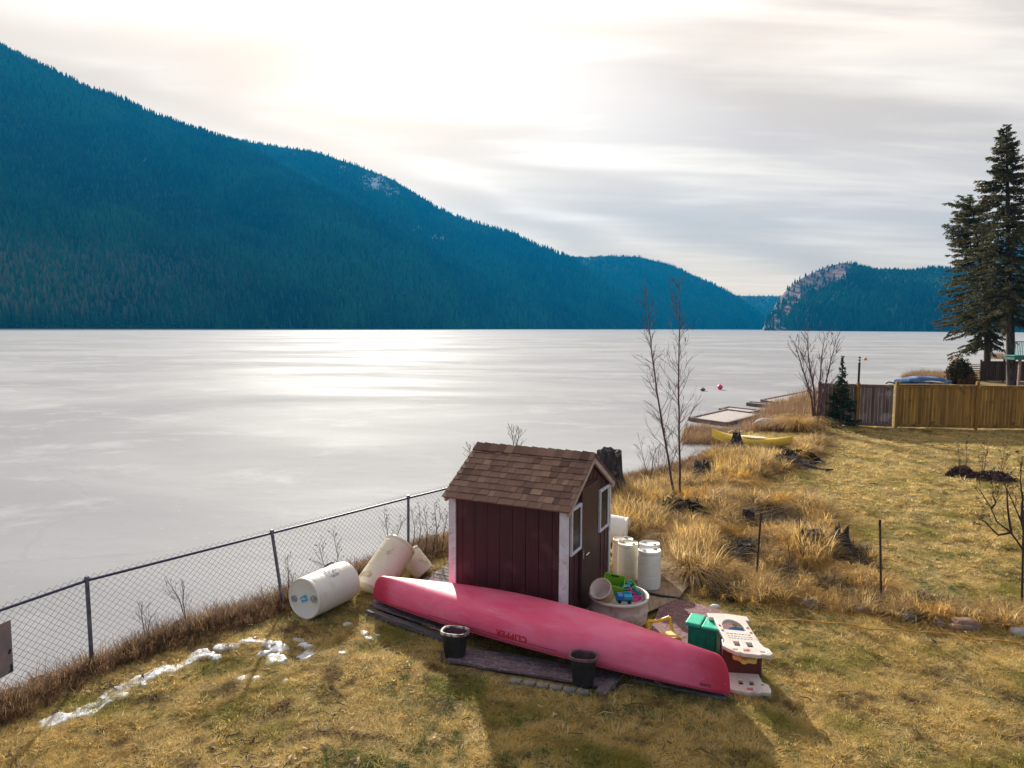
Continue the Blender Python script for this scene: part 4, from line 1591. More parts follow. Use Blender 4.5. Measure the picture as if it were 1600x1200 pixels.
def slab(name, outline, holes, Mx, th, m, parent, bev=.008):
    """outline and hole loops in the panel's own 2D metres; triangulated with the holes open"""
    import bmesh
    bm = bmesh.new()
    edges = []
    for loop in [outline] + holes:
        vv = [bm.verts.new((x, y, 0)) for x, y in loop]
        for i in range(len(vv)):
            edges.append(bm.edges.new((vv[i], vv[(i + 1) % len(vv)])))
    bmesh.ops.triangle_fill(bm, use_beauty=True, use_dissolve=False, edges=edges)
    bmesh.ops.recalc_face_normals(bm, faces=bm.faces)
    ret = bmesh.ops.extrude_face_region(bm, geom=bm.faces[:])
    bmesh.ops.translate(bm, vec=(0, 0, -th), verts=[g for g in ret['geom'] if isinstance(g, bmesh.types.BMVert)])
    bmesh.ops.recalc_face_normals(bm, faces=bm.faces)
    me = bpy.data.meshes.new(name)
    bm.to_mesh(me)
    bm.free()
    me.materials.append(m)
    o = bpy.data.objects.new(name, me)
    COL.objects.link(o)
    o.parent = parent
    o.matrix_local = Mx
    bb = o.modifiers.new('bevel', 'BEVEL')
    bb.width = bev
    bb.segments = 2
    bb.limit_method = 'ANGLE'
    bb.angle_limit = rad(50)
    return o


def hole(cx, cy, w, h):
    return [(cx - w / 2, cy - h / 2), (cx + w / 2, cy - h / 2), (cx + w / 2, cy + h / 2), (cx - w / 2, cy + h / 2)]


# upper panel: plane through three pixel points at chosen heights
def frame_from(pl, pr, pf, parent_rot):
    """pl, pr = left and right of the far edge, pf = left of the near edge (local points); returns matrix with x along far edge, y towards far"""
    x = (pr - pl).normalized()
    y0 = (pl - pf)
    z = x.cross(y0).normalized()
    y = z.cross(x)
    M = Matrix((x, y, z)).transposed().to_4x4()
    M.translation = pf
    return M, (pr - pl).length, y0.dot(y), y0.dot(x)


pl, pr, pf = BL(1111, 958, .50), BL(1167, 963, .50), BL(1133, 1010, .46)
Mx, wtop, hh, skew = frame_from(pl, pr, pf, 0)
print('panel', wtop, hh, skew)
H_ = hh
out_ = [(-.02, .02), (.02, -.04), (.10, -.11), (.14, -.10), (.17, -.125), (.33, -.125), (.36, -.10), (.42, -.12), (.48, -.07), (.47, .05), (.43, .08), (.41, .16), (.395, H_ * .85),
        (.44, H_ * .86), (.44, H_), (.22, H_ + .03), (-.02, H_), (-.02, H_ * .86), (.03, H_ * .85), (.035, .16), (0, .08)]
arch = [(.085 + .125 * (1 + math.cos(a)), H_ * .56 + .0 + H_ * .28 * abs(math.sin(a))) for a in [PI * k / 10 for k in range(11)]]
arch = [(.335, H_ * .52)] + arch[1:-1] + [(.085, H_ * .52)]
hs = [hole(.150, .10, .065, .10), hole(.285, .10, .065, .10), hole(.10, -.045, .05, .02), hole(.38, -.045, .05, .02), arch]
sk_ = lambda x, y: (x - .13 * y / H_, y)
out_ = [sk_(x * 1.08, y) for x, y in out_]
hs = [[sk_(x * 1.08, y) for x, y in h] for h in hs]
up_ = slab('top_panel', out_, hs, Mx, .045, CREAM, bench)
for (x, y) in ((.055, H_ * .62), (.365, H_ * .62), (.06, H_ * .48), (.37, H_ * .48)):
    MB().lathe([(.016, 0), (.018, .004), (.012, .010)], 10, Matrix.Translation((*sk_(x * 1.08, y), .0))).build('red_knob', MARK, up_)
MB().box((.235, -.035, .002), (.07, .045, .006)).build('emblem', MARK, up_, bevel=.002)
for j, yy in enumerate((H_ * .40, H_ * .33, H_ * .27)):
    x = .09
    dc = MB()
    while x < .33:
        l = random.uniform(.01, .035)
        dc.box((*sk_((x + l / 2) * 1.08, yy), .0015), (l, .008 if j else .013, .003))
        x += l + .009
    dc.build('print', DECAL, up_)
dish = MB().lathe([(.04, 0), (.09, .01), (.105, .03), (.098, .03), (.05, .012)], 20, Mx @ Matrix.Translation((.19, H_ * .66, -.10)) @ Matrix.Rotation(.3, 4, 'X'), sy=.75)
dish.build('blue_dish', BLUEP, bench, smooth=True)
# lower panel
pl, pr, pf = BL(1136, 1040, .10), BL(1180, 1043, .10), BL(1143, 1076, .05)
Mx2, w2, h2, sk2 = frame_from(pl, pr, pf, 0)
out2 = [(-.03, .0), (.06, -.03), (.10, -.025), (.14, -.045), (.30, -.045), (.33, -.025), (.43, -.03), (.45, .03), (.44, .13), (.38, .17), (.355, h2 + .05), (.02, h2 + .05), (-.03, .15)]
lo_ = slab('lower_panel', out2, [hole(.13, .145, .05, .09), hole(.25, .145, .05, .09), hole(.37, .12, .04, .025)], Mx2, .05, CREAM, bench)
MB().box((.21, .015, .002), (.07, .04, .006)).build('emblem', MARK, lo_, bevel=.002)
# brown body between
bb_ = MB()
q0, q1, q2, q3 = BL(1128, 1058, .02), BL(1190, 1062, .02), BL(1181, 1040, .02), BL(1124, 1036, .02)
vs = [Vector((p.x, p.y, -.01)) for p in (q0, q1, q2, q3)] + [Vector((p.x, p.y, .36)) for p in (q0, q1, q2, q3)]
bb_.add(vs, [(3, 2, 1, 0), (4, 5, 6, 7), (0, 1, 5, 4), (1, 2, 6, 5), (2, 3, 7, 6), (3, 0, 4, 7)])
bb_.build('body', BRN, bench, bevel=.02)
sid = MB()
q0, q1 = BL(1186, 1045, .02), BL(1184, 1005, .02)
# yellow gear
gc = BL(1168, 1036, .30)
gm = MB()
pts = []
for k in range(24):
    a = 2 * PI * k / 24
    r = .15 if k % 4 < 2 else .115
    pts.append((gc.x + r * math.cos(a) * 1.0, gc.y + .10 + r * math.sin(a)))
gm.prism(pts, gc.z, gc.z + .05)
gm.build('gear', mat('pale_yellow_gear', (.72, .52, .16), (.62, .44, .12)), bench, bevel=.008)
# ------------------------------------------------------------------ chain link fence along the lake
CHAIN = mat('chain_wire', (0.22, 0.20, 0.24), (0.13, 0.12, 0.15), 20, .6, metallic=.4)
RAIL = mat('dark_blue_rail', (0.035, 0.04, 0.095), (0.05, 0.05, 0.10), 8, .5, metallic=.3)
FH = 1.15
tops = [V(-60, 986, 6.55), V(0, 960, 7.18), V(136, 912, 8.05), V(425, 836, 9.95), V(638, 780, 12.05), V(703, 764, 12.85)]
tops = [Vector((p.x, p.y, 1.15 + (p.z - 1.15) * .5)) for p in tops]
ext = tops[-1] + (tops[-1] - tops[-2]).normalized() * 1.6
tops = [Vector((-6.0, 5.2, 1.15)), tops[1], tops[2], tops[3], tops[4], ext]
lean = [0, 0, .02, .19, -.01, 0]
chain = thing('chain_link_fence', 'grey chain link fence with dark blue top rail along the lake bank', 'fence', (tops[2].x, tops[2].y, 0))
cl0 = chain.location.copy()
bases = []
for t_, l_ in zip(tops, lean):
    b_ = Vector((t_.x + l_, t_.y - l_ * .3, 0))
    b_.z = gz(b_.x, b_.y)
    bases.append(b_)
MB().tube([t_ - cl0 for t_ in tops], .018, 10).build('top_rail', RAIL, chain, smooth=True)
for i in (0, 2, 3, 4, 5):
    MB().tube([bases[i] - cl0 - Vector((0, 0, .2)), tops[i] - cl0 + Vector((0, 0, .01))], .024, 12).lathe([(.030, 0), (.032, .02), (.02, .045)], 12, Matrix.Translation(tops[i] - cl0 + Vector((0, 0, .01)))).build('post', STEEL, chain)
# woven mesh: two families of zigzag wires, as one part
wv, wf = [], []


def wire(p, q, r=.0024):
    d = (q - p).normalized()
    a = d.cross(Vector((.2, .9, .3))).normalized()
    b2 = d.cross(a)
    o = len(wv)
    for e in (p, q):
        for k in range(3):
            t = 2 * PI * k / 3
            wv.append(e + (a * math.cos(t) + b2 * math.sin(t)) * r)
    for k in range(3):
        wf.append((o + k, o + (k + 1) % 3, o + 3 + (k + 1) % 3, o + 3 + k))


pitch = .088
dist = 0
segs = []
for i in range(len(tops) - 1):
    segs.append((i, dist, dist + (tops[i + 1] - tops[i]).length))
    dist = segs[-1][2]


def fp(s, h):
    """point on the fence surface: s along, h 0..1 up"""
    for i, a, b2 in segs:
        if s <= b2 or i == len(segs) - 1:
            t = (s - a) / (b2 - a)
            top = tops[i].lerp(tops[i + 1], t)
            bt = bases[i].lerp(bases[i + 1], t)
            q = bt.lerp(top, h)
            off = Vector((-.6, .8, 0)) * (.035 + .02 * math.sin(s * 1.7) * math.sin(h * 3))
            return q + off - cl0


NR = 28
dh = 1.03 / NR
ncol = int(dist / pitch)
for c in range(ncol):
    s = c * pitch
    for r_ in range(NR):
        s0 = s + (pitch / 2 if r_ % 2 else 0)
        s1 = s + (0 if r_ % 2 else pitch / 2)
        h0, h1 = .02 + r_ * dh, .02 + (r_ + 1) * dh
        wire(fp(s0, h0), fp(s1, h1))
        s2 = s + (pitch / 2 if r_ % 2 else pitch)
        s3 = s + (pitch if r_ % 2 else pitch / 2)
        wire(fp(s2, h0), fp(s3, h1))
o = np_mesh('wire_mesh', wv, wf, CHAIN)
o.parent = chain
# weathered sign at the left edge of the picture
sgn_ = thing('warning_sign', 'weathered reddish grey sign wired to the chain link fence at the left edge', 'sign', fp(1.45, .40) + cl0)
sa = math.atan2(tops[1].y - tops[0].y, tops[1].x - tops[0].x)
sgn_.rotation_euler = (0, 0, sa)
SGN = mat('faded_sign', (0.30, 0.20, 0.20), (0.16, 0.15, 0.17), 3, .6)
p1 = V(14, 1048, 6.95)
p0 = V(10, 967, 6.95)
sgn_.location = Vector((p1.x, p1.y, p1.z)) + Vector((-.36 * math.cos(sa) / 1, -.36 * math.sin(sa), 0))
MB().box((0.10, -.06, (p0.z - p1.z) / 2), (.52, .006, p0.z - p1.z)).build('panel', SGN, sgn_, bevel=.003)
MB().box((.335, -.066, .055), (.022, .006, .075)).box((.325, -.066, .022), (.045, .006, .012)).build('lettering', BLACKP, sgn_)
MB().box((.325, -.066, .235), (.020, .006, .05), 0, .4).build('lettering', BLACKP, sgn_)

# ------------------------------------------------------------------ wooden fences
GREYB = mat('grey_boards', (0.27, 0.19, 0.165), (0.15, 0.105, 0.095), 2.2, .9, .004, stretch=(6, 6, .5), tint=(0.55, .5, .5), spots=(.30, .24, .22), spot_scale=1.2)
GOLDB = mat('golden_boards', (0.44, 0.235, 0.035), (0.27, 0.13, 0.022), 1.6, .85, .004, stretch=(6, 6, .5), tint=(0.55, .50, .5), spots=(.12, .07, .03), spot_scale=2.2, spot_at=(.58, .74))
DARKB = mat('dark_boards', (0.14, 0.075, 0.04), (0.07, 0.04, 0.03), 1.6, .9, .004, stretch=(6, 6, .5), tint=(0.5, .5, .5))


def board_fence(label, p, q, h, m, posts, bw=.14, gap=.006, cap=True, mpost=None, z0=0):
    a, b = Vector((p.x, p.y, 0)), Vector((q.x, q.y, 0))
    o = thing('wooden_fence', label, 'fence', a, math.atan2((b - a).y, (b - a).x))
    L = (b - a).length
    n = int(L / bw)
    z0 = [gz(*(a.lerp(b, i / n))[:2]) for i in range(n)]
    mb = MB()
    for i in range(n):
        x = (i + .5) * L / n
        hh = h + random.uniform(-.006, .006)
        mb.box((x, random.uniform(-.006, .006), min(z0[i], 0) * .5 + .06 + (hh - .06) / 2), (L / n - gap, .020, hh - .06), tint=random.random() ** 1.3)
    mb.build('boards', m, o)
    if cap:
        MB().box((L / 2, 0, h + .022), (L, .12, .034)).build('cap_rail', m, o, bevel=.004)
        MB().box((L / 2, -.026, h - .055), (L, .028, .085)).build('rail', m, o)
        MB().box((L / 2, -.022, .14), (L, .026, .10)).build('rail', m, o)
    for x, ph in posts:
        MB().box((x * L, -.02, ph / 2 - .05), (.11, .11, ph + .1)).lathe([(.075, 0), (.075, .012), (.02, .035)], 4, Matrix.Translation((x * L, -.02, ph)) @ Matrix.Rotation(PI / 4, 4, 'Z')).build('post', mpost or m, o, bevel=.004)
    return o


fA, fB, fC, fD = W(1276, 664), W(1396, 669), W(1523, 671), W(1800, 674)
board_fence('grey weathered wooden fence section behind the small spruce', fA, fB - (fB - fA).normalized() * .07, 1.80, GREYB, [(.015, 1.88)])
board_fence('golden brown board fence panel between the two tall golden posts', fB + (fC - fB).normalized() * .09, fC, 1.84, GOLDB, [(-.01, 1.98), (1, 2.0)])
board_fence('golden brown board fence running out of the right edge of the picture', fC + (fD - fC).normalized() * .09, fD, 1.82, GOLDB, [(.5, 2.0), (1, 2.0)])
gp = W(1337, 667)
gpt = thing('fence_post', 'golden post with black pole on top standing beside the small spruce', 'post', gp)
MB().box((0, -.06, .93), (.11, .11, 1.96)).build('timber', GOLDB, gpt)
MB().tube([(0, -.06, 1.9), (0, -.06, 2.78)], .045, 10).build('pole', BLACKP, gpt)
for k in range(2):
    MB().tube([(0, -.06, 2.78 + k * .12), (0, -.06, 2.84 + k * .12)], .038, 10).build('white_band', WHITEPAINT, gpt)
    MB().tube([(0, -.06, 2.84 + k * .12), (0, -.06, 2.90 + k * .12)], .042, 10).build('black_band', BLACKP, gpt)
board_fence('dark brown board fence far behind under the two spruces', W(1531, 596), W(1720, 597), 1.62, DARKB, [(0, 1.75), (.19, 1.85), (.5, 1.75)], bw=.16)
lp = thing('lumber_stack', 'low stack of stacked pale boards at the left end of the dark far fence', 'lumber', W(1521, 594))
for k in range(9):
    MB().box((random.uniform(-.06, .06), 0, .08 + k * .15), (.75, .5, .06)).build('board', GREYB, lp)

# neighbour's raised deck
nd = thing('raised_deck', 'green edged raised deck with turquoise railing at the right edge', 'deck', W(1596, 606))
NG = mat('deck_green', (0.02, 0.20, 0.13), (0.015, .15, .10), 3, .6)
TQ = mat('turquoise_rail', (0.12, 0.50, 0.50), (0.10, .42, .42), 3, .5)
yD = nd.location.y
zf = 4.2 - (556 - 515) * yD / F_PX
x0 = (1582 - 1596) * yD / F_PX
MB().box((x0 + 3, .5, zf - .14), (6, 1.0, .28)).build('fascia', NG, nd)
MB().box((x0 + 3, .5, zf + .02), (6.1, 1.1, .04)).build('floor', TQ, nd)
MB().box((x0 + 3, .05, zf + .04), (6, .05, .05)).build('bottom_rail', TQ, nd)
MB().box((x0 + 3, .05, zf + 1.05), (6, .07, .06)).build('top_rail', TQ, nd)
for k in range(46):
    MB().box((x0 + .06 + k * .13, .05, zf + .54), (.035, .035, .98)).build('baluster', TQ, nd)
for x in (x0 + .55, x0 + 4):
    MB().box((x, .2, zf / 2 - .14), (.14, .14, zf - .28)).build('post', mat('pinkish_post', (.35, .22, .18)), nd)

# covered boat behind the fence
BLUET = mat('blue_tarp', (0.03, 0.13, 0.34), (0.02, .08, .24), 3, .45, .01, spots=(0.25, 0.38, 0.50), spot_scale=1.2, spot_at=(.50, .62))
cb_ = W(1441, 611)
bt_ = thing('covered_boat', 'small boat under a faded blue cover behind the golden fence', 'boat', cb_, rad(4))
L2 = 2.05
vs, fs = [], []
for i in range(21):
    s = -1 + i / 10
    w = .62 * (1 - abs(s) ** 2.4) ** .7 + .02
    zt = .88 + .10 * (1 - s * s) - .05 * s - (.22 if s < 0 else .12) * s * s
    for k in range(9):
        a = PI * k / 8
        vs.append((s * L2, -w * math.cos(a), zt - .22 + .25 * math.sin(a) + (.02 * math.sin(9 * s + k))))
for i in range(20):
    for k in range(8):
        a = i * 9 + k
        fs.append((a, a + 9, a + 10, a + 1))
MB().add(vs, fs).build('cover', BLUET, bt_, smooth=True).modifiers.new('s', 'SOLIDIFY').thickness = .02
vs = []
for i in range(21):
    s = -1 + i / 10
    w = .56 * (1 - abs(s) ** 2.4) ** .7 + .02
    for k in range(9):
        a = PI * k / 8
        vs.append((s * L2 * .97, -w * math.cos(a), .62 - .12 * s * s - .34 * math.sin(a) * (1 - s ** 4)))
MB().add(vs, [tuple(reversed(f)) for f in fs]).build('hull', mat('blue_white_hull', (.35, .45, .55), (.1, .2, .4), 2), bt_, smooth=True)
for x in (-1.0, 1.0):
    MB().box((x, 0, .16), (.10, 1.2, .36)).build('stand', GREYB, bt_)
MB().tube([(-L2, 0, .55), (-L2 - .35, 0, .62), (-L2 - .5, .1, .5)], .05, 6).build('hitch', mat('rusty', (.10, .03, .03)), bt_)

# ------------------------------------------------------------------ trees
NEED = mat('spruce_needles', (0.13, 0.12, 0.045), (0.045, 0.052, 0.022), .9, .8, world_co=True, spots=(0.12, 0.085, 0.03), spot_scale=.55, spot_at=(.5, .7), trans=.25)
NEED2 = mat('young_spruce_needles', (0.03, 0.085, 0.035), (0.02, 0.045, 0.03), 3, .8, world_co=True, trans=.2)


def conifer(label, path, H, z_lo, rad_fn, n_br, seed, droop=.35, side=None, m=NEED, r0=.30, twig=.34, dens=1.0, leafw=.035, nm='spruce_tree'):
    """path(z) -> xy of trunk relative to base; rad_fn(t) crown radius for t 0 (lowest) .. 1 (top)"""
    r = random.Random(seed)
    base = path(0)[0]
    o = thing(nm, label, 'tree', base)
    tp = []
    rs = []
    for i in range(13):
        z = H * i / 12
        c = path(z)[1]
        tp.append((c[0], c[1], z))
        rs.append(r0 * (1 - i / 12) ** .8 + .015)
    MB().tube(tp, rs, 10).build('trunk', BARK, o, smooth=True)
    br = MB()
    V_, F_ = [], []

    def leaf(p, d, L, w):
        a = d.cross(Vector((r.uniform(-1, 1), r.uniform(-1, 1), r.uniform(-.3, 1))))
        if a.length < .01:
            return
        a.normalize()
        i = len(V_)
        V_.extend((p - a * w * .4, p + d * L * .45 + a * w, p + d * L, p + d * L * .4 - a * w))
        F_.append((i, i + 1, i + 2, i + 3))
    for b in range(n_br):
        t = (b + r.random()) / n_br
        t = t ** .9
        z = z_lo + (H - z_lo) * t
        az = r.random() * 2 * PI
        Rr = rad_fn(t) * r.uniform(.55, 1.12)
        if side:
            Rr *= side(az, t)
        Rr = max(Rr, .15 if H > 5 else .035)
        z += r.uniform(-.25, .25) * (1 if H > 5 else .2) * (1 - t)
        c = path(z)[1]
        d0 = Vector((math.cos(az), math.sin(az), 0))
        n = 7
        pts = []
        up0 = .35 * t - .05
        for k in range(n + 1):
            s = k / n
            pts.append(Vector((c[0], c[1], z)) + d0 * Rr * s + Vector((0, 0, Rr * (up0 * s - droop * s * s * (1 - .6 * t) + .16 * max(0, s - .7) * 2))) + Vector((r.uniform(-1, 1), r.uniform(-1, 1), 0)) * .07 * Rr * s)
        br.tube(pts, [max(.045 * (Rr / 3.5) * (1 - s * .85 / n), .006) for s in range(n + 1)], 4, cap=False)
        nt_ = int(Rr * 22 * dens * (1 if t < .7 else 1.3)) + 5
        for k in range(nt_):
            s = r.uniform(.12, 1) ** .75
            i = min(int(s * n), n - 1)
            p = pts[i].lerp(pts[i + 1], s * n - i)
            dd = (pts[i + 1] - pts[i]).normalized()
            sd = dd.cross(Vector((0, 0, 1))).normalized() * r.choice((-1, 1))
            td = (dd * r.uniform(.3, 1) + sd * r.uniform(.2, 1.1) + Vector((0, 0, r.uniform(-1.0, .15)))).normalized()
            tl = min(twig, Rr * .6 + .03) * r.uniform(.5, 1.3) * (1.1 - .5 * s)
            for q in range(5):
                leaf(p + td * tl * q / 5, (td + Vector((r.uniform(-1, 1), r.uniform(-1, 1), r.uniform(-1, .6))) * .55).normalized(), tl * .5, leafw * r.uniform(.6, 1.3))
    br.build('branches', BARK, o)
    c_ = np_mesh('crown', [tuple(v) for v in V_], F_, m)
    c_.parent = o
    return o


b1 = W(1580, 603)
conifer('tall sparse spruce at the right edge with long bare lower trunk', lambda z: (b1, (-.085 * z + .012 * math.sin(z * .5), 0)), 19.0, 4.6,
        lambda t: .25 + 4.8 * (1 - t) ** .98 * (1 if t > .10 else .7), 460, 5, droop=.36, r0=.31, side=lambda az, t: 1.05 if random.random() < .7 else .5, dens=1.15)
b2 = W(1541, 594)
conifer('broad leaning spruce with ragged flat top left of the tall one', lambda z: (b2, (-.012 * z * z * .9 if z < 6 else -.39 - .20 * (z - 6), 0)), 14.4, 2.7,
        lambda t: 3.5 * (1 - .42 * t) * (1 if t > .12 else .8) if t < .86 else 2.1, 300, 9, droop=.42, r0=.26,
        side=lambda az, t: (1.0 if math.cos(az) < .2 else .72) * (1 if t < .55 or math.cos(az) < 0 else .8), dens=1.25)
b3 = W(1313, 668)
conifer('small young spruce growing in front of the grey fence section', lambda z: (b3, (-.01 * z, 0)), 3.05, .1,
        lambda t: .04 + .85 * (1 - t) ** 1.6, 120, 12, droop=.10, m=NEED2, r0=.045, twig=.20, dens=2.2, leafw=.022)


TWIG = mat('red_brown_twig', (0.16, 0.080, 0.07), (0.07, 0.038, 0.038), 6, .85)
TWIGD = mat('dark_twig', (0.055, 0.035, 0.03), (0.03, 0.02, 0.02), 6, .85)


def bare(name, label, cat, stems, n_br, blen, r0, seed, m=TWIG, ang=.55, sub=5, t0=.15, twr=.0035, up=.35, leaves=None, group=None):
    """leafless stems (lists of world points); side branches with finer twigs, thinning to the tip"""
    r = random.Random(seed)
    org = stems[0][0].copy()
    o = thing(name, label, cat, org, 0, group)
    tb, bb = MB(), MB()
    tips = []

    def path(p, d, L, n, wob, upp):
        pts = [p.copy()]
        for k in range(n):
            d = (d + Vector((r.uniform(-wob, wob), r.uniform(-wob, wob), r.uniform(-wob, wob) + upp))).normalized()
            pts.append(pts[-1] + d * L / n)
        return pts
    for st_ in stems:
        P = [p - org for p in st_]
        # smooth resample
        Q = []
        for i in range(len(P) - 1):
            for k in range(4):
                Q.append(P[i].lerp(P[i + 1], k / 4) + Vector((r.uniform(-1, 1), r.uniform(-1, 1), 0)) * r0 * .25)
        Q.append(P[-1])
        n = len(Q)
        tb.tube(Q, [r0 * (1 - .88 * i / (n - 1)) + .002 for i in range(n)], 7)
        tot_ = sum((Q[i + 1] - Q[i]).length for i in range(n - 1))
        for b_ in range(n_br):
            t = t0 + (1 - t0) * (b_ + r.random()) / n_br
            i = min(int(t * (n - 1)), n - 2)
            p = Q[i].lerp(Q[i + 1], t * (n - 1) - i)
            ax = (Q[i + 1] - Q[i]).normalized()
            az = r.random() * 2 * PI
            sd = ax.cross(Vector((math.cos(az), math.sin(az), .1))).normalized()
            d = (ax * math.cos(ang) + sd * math.sin(ang)).normalized()
            L = blen * r.uniform(.45, 1.1) * (1 - .72 * t) + .06
            pts = path(p, d, L, 6, .16, up * .12)
            rr = max(r0 * .30 * (1 - t * .6), twr)
            bb.tube(pts, [max(rr * (1 - .8 * k / 6), twr * .8) for k in range(7)], 4, cap=False)
            tips.append(pts[-1])
            for _ in range(sub):
                k = r.randint(1, 5)
                d2 = ((pts[k + 1] - pts[k]).normalized() + Vector((r.uniform(-1, 1), r.uniform(-1, 1), r.uniform(-.5, .9))) * .65).normalized()
                p2 = path(pts[k], d2, L * r.uniform(.25, .55), 3, .18, up * .1)
                bb.tube(p2, [twr, twr, twr * .8, twr * .6], 3, cap=False)
                tips.append(p2[-1])
    tb.build('stem', m, o, smooth=True)
    bb.build('twigs', m, o)
    if leaves:
        lm_, ln, ls = leaves
        lb = MB()
        for tpt in tips:
            if r.random() > ln:
                continue
            for _ in range(4):
                c = tpt + Vector((r.uniform(-1, 1), r.uniform(-1, 1), r.uniform(-1, 1))) * ls
                a = Vector((r.uniform(-1, 1), r.uniform(-1, 1), r.uniform(-1, 1))).normalized() * ls
                b2_ = a.cross(Vector((r.uniform(-1, 1), r.uniform(-1, 1), r.uniform(-1, 1)))).normalized() * ls * .5
                lb.add([c - a, c + b2_, c + a, c - b2_], [(0, 1, 2, 3)])
        lb.build('withered_leaves', lm_, o)
    return o


def VP(lst, D, dd=0):
    return [V(a, b_, D + dd * i) for i, (a, b_) in enumerate(lst)]


sb = Gd(1058, 788)
Dt = sb.y
bare('bare_sapling', 'left leaning leafless sapling of the pair on the dark mound', 'tree',
     [VP([(1056, 790), (1047, 735), (1036, 672), (1026, 610), (1019, 556), (1013, 500), (1008, 455)], Dt)], 46, 1.15, .030, 3, ang=.66, up=.15, sub=7, twr=.0030)
bare('bare_sapling', 'straight leafless sapling right of the leaning one', 'tree',
     [VP([(1063, 790), (1062, 725), (1061, 655), (1060, 598), (1061, 540), (1062, 490), (1061, 440)], Dt + .1)], 48, 1.15, .028, 4, ang=.66, up=.15, sub=7, twr=.0030)
D2 = 28.0
bare('bare_tree', 'leafless many stemmed bush tree at the left end of the grey fence', 'tree',
     [VP([(1273, 668), (1268, 620), (1252, 570), (1240, 532)], D2), VP([(1274, 668), (1272, 610), (1263, 560), (1262, 522)], D2 + .2),
      VP([(1275, 668), (1280, 620), (1283, 570), (1288, 522)], D2 - .2), VP([(1276, 668), (1285, 620), (1297, 570), (1306, 530)], D2)], 20, 1.5, .05, 6, ang=.5, sub=6, twr=.006)
DL = mat('withered_purple_leaves', (0.15, 0.08, 0.06), (0.07, .04, .035), 6, .9)
bare('bare_shrub', 'crooked leafless shrub with curled dead leaves at the right edge', 'shrub',
     [VP([(1625, 960), (1612, 890), (1598, 858), (1580, 832), (1557, 815), (1549, 794), (1538, 776), (1528, 762)], 9.6),
      VP([(1580, 832), (1575, 800), (1573, 770), (1570, 752)], 9.6), VP([(1612, 890), (1603, 850), (1596, 815), (1580, 778), (1568, 755)], 9.5),
      VP([(1596, 815), (1598, 780), (1594, 750), (1597, 715)], 9.5), VP([(1549, 794), (1556, 786), (1550, 770)], 9.6),
      VP([(1580, 832), (1560, 836), (1545, 822), (1530, 806)], 9.7)],
     7, .38, .016, 8, m=TWIGD, ang=.7, sub=4, t0=.3, twr=.002, leaves=(DL, .42, .014))
# bare weeds by the fence, the shed and the mound
wl = [('dark red weed stems against the fence right of the third post', [(664, 872), (668, 830), (662, 792)], [(676, 868), (680, 835), (690, 805)], 12.1),
      ('thin leafless weeds beside the left wall of the shed', [(690, 862), (694, 830), (700, 800)], [(684, 866), (682, 820), (678, 786)], 12.3),
      ('brown stemmed weed growing at the fence foot left of the third post', [(645, 862), (648, 825), (642, 795)], [(652, 866), (657, 830), (655, 790)], 12.2),
      ('tall twiggy weed showing above the ridge of the shed roof', [(806, 735), (802, 690), (798, 668)], [(806, 735), (808, 692), (812, 672)], 13.6),
      ('sparse weed showing above the left roof edge of the shed', [(742, 745), (738, 715), (732, 700)], [(742, 745), (745, 712), (747, 698)], 13.4),
      ('slender weed standing inside the fence between the first two posts', [(228, 1000), (222, 965), (220, 952)], [(229, 1000), (232, 980), (236, 962)], 8.9),
      ('branching weed leaning on the fence near the middle post', [(290, 970), (280, 935), (262, 908)], [(291, 970), (286, 940), (288, 915)], 9.3),
      ('wiry weed just right of the second post', [(452, 945), (451, 905), (449, 868)], [(453, 945), (458, 915), (455, 895)], 10.1),
      ('tangle of weeds beside the lying drum along the fence', [(520, 905), (528, 870), (520, 830)], [(522, 905), (505, 880), (498, 850)], 10.9),
      ('dark seeded weed between fence and leaning drum', [(600, 880), (606, 835), (600, 800)], [(602, 880), (620, 840), (628, 815)], 11.6),
      ('small bush of grey twigs left of the saplings on the shore', [(1012, 775), (1008, 730), (1000, 690)], [(1013, 775), (1018, 735), (1024, 700)], 17.4),
      ('thin weed stalk near the big stump roots', [(1032, 770), (1030, 735), (1028, 705)], [(1032, 770), (1038, 738), (1042, 715)], 18.2),
      ('tall dry stalk in the wild grass left of the middle stake', [(1252, 900), (1250, 850), (1249, 800)], [(1253, 900), (1256, 860), (1259, 830)], 11.7),
      ('dry stalk in the wild grass right of the left stake', [(1231, 905), (1233, 865), (1230, 840)], [(1231, 905), (1236, 880), (1240, 852)], 11.2)]
for k, (lb_, s1, s2, dd_) in enumerate(wl):
    far_ = dd_ > 13
    bare('dry_weed', lb_, 'weed', [VP(s1, dd_), VP(s2, dd_ + .05)], 12 if not far_ else 14, .30 if dd_ < 17 else .8, .006 if not far_ else .009, 40 + k, m=TWIG if k % 3 else TWIGD, ang=.6, sub=3, twr=.0016 if dd_ < 13 else .003,
         group='dry weeds around the yard', leaves=(DL, .35, .012) if k in (0, 1, 2, 8, 9) else None)
# dark dead plant heap on the far lawn
hp = W(1528, 748)
bare('dead_flower_bed', 'dark heap of dead plants with thin red stems on the right lawn', 'plant bed',
     [[hp + Vector((dx, dy, 0)), hp + Vector((dx * 1.1, dy, .5)), hp + Vector((dx * 1.25, dy, h_))] for dx, dy, h_ in
      ((-.5, 0, .95), (-.2, .2, 1.2), (.1, 0, 1.15), (.35, .3, .9), (.6, 0, 1.1), (.8, .2, .7), (1.2, .1, 1.1))], 9, .28, .008, 77, sub=2, twr=.004, leaves=(DL, .3, .02))
# ------------------------------------------------------------------ stumps, rocks, posts, buoys
BARKD = mat('charred_stump', (0.07, 0.055, 0.055), (0.02, 0.016, 0.018), 7, .95, .03, stretch=(2, 2, .35), spots=(0.20, .16, .15), spot_scale=5, spot_at=(.56, .66))


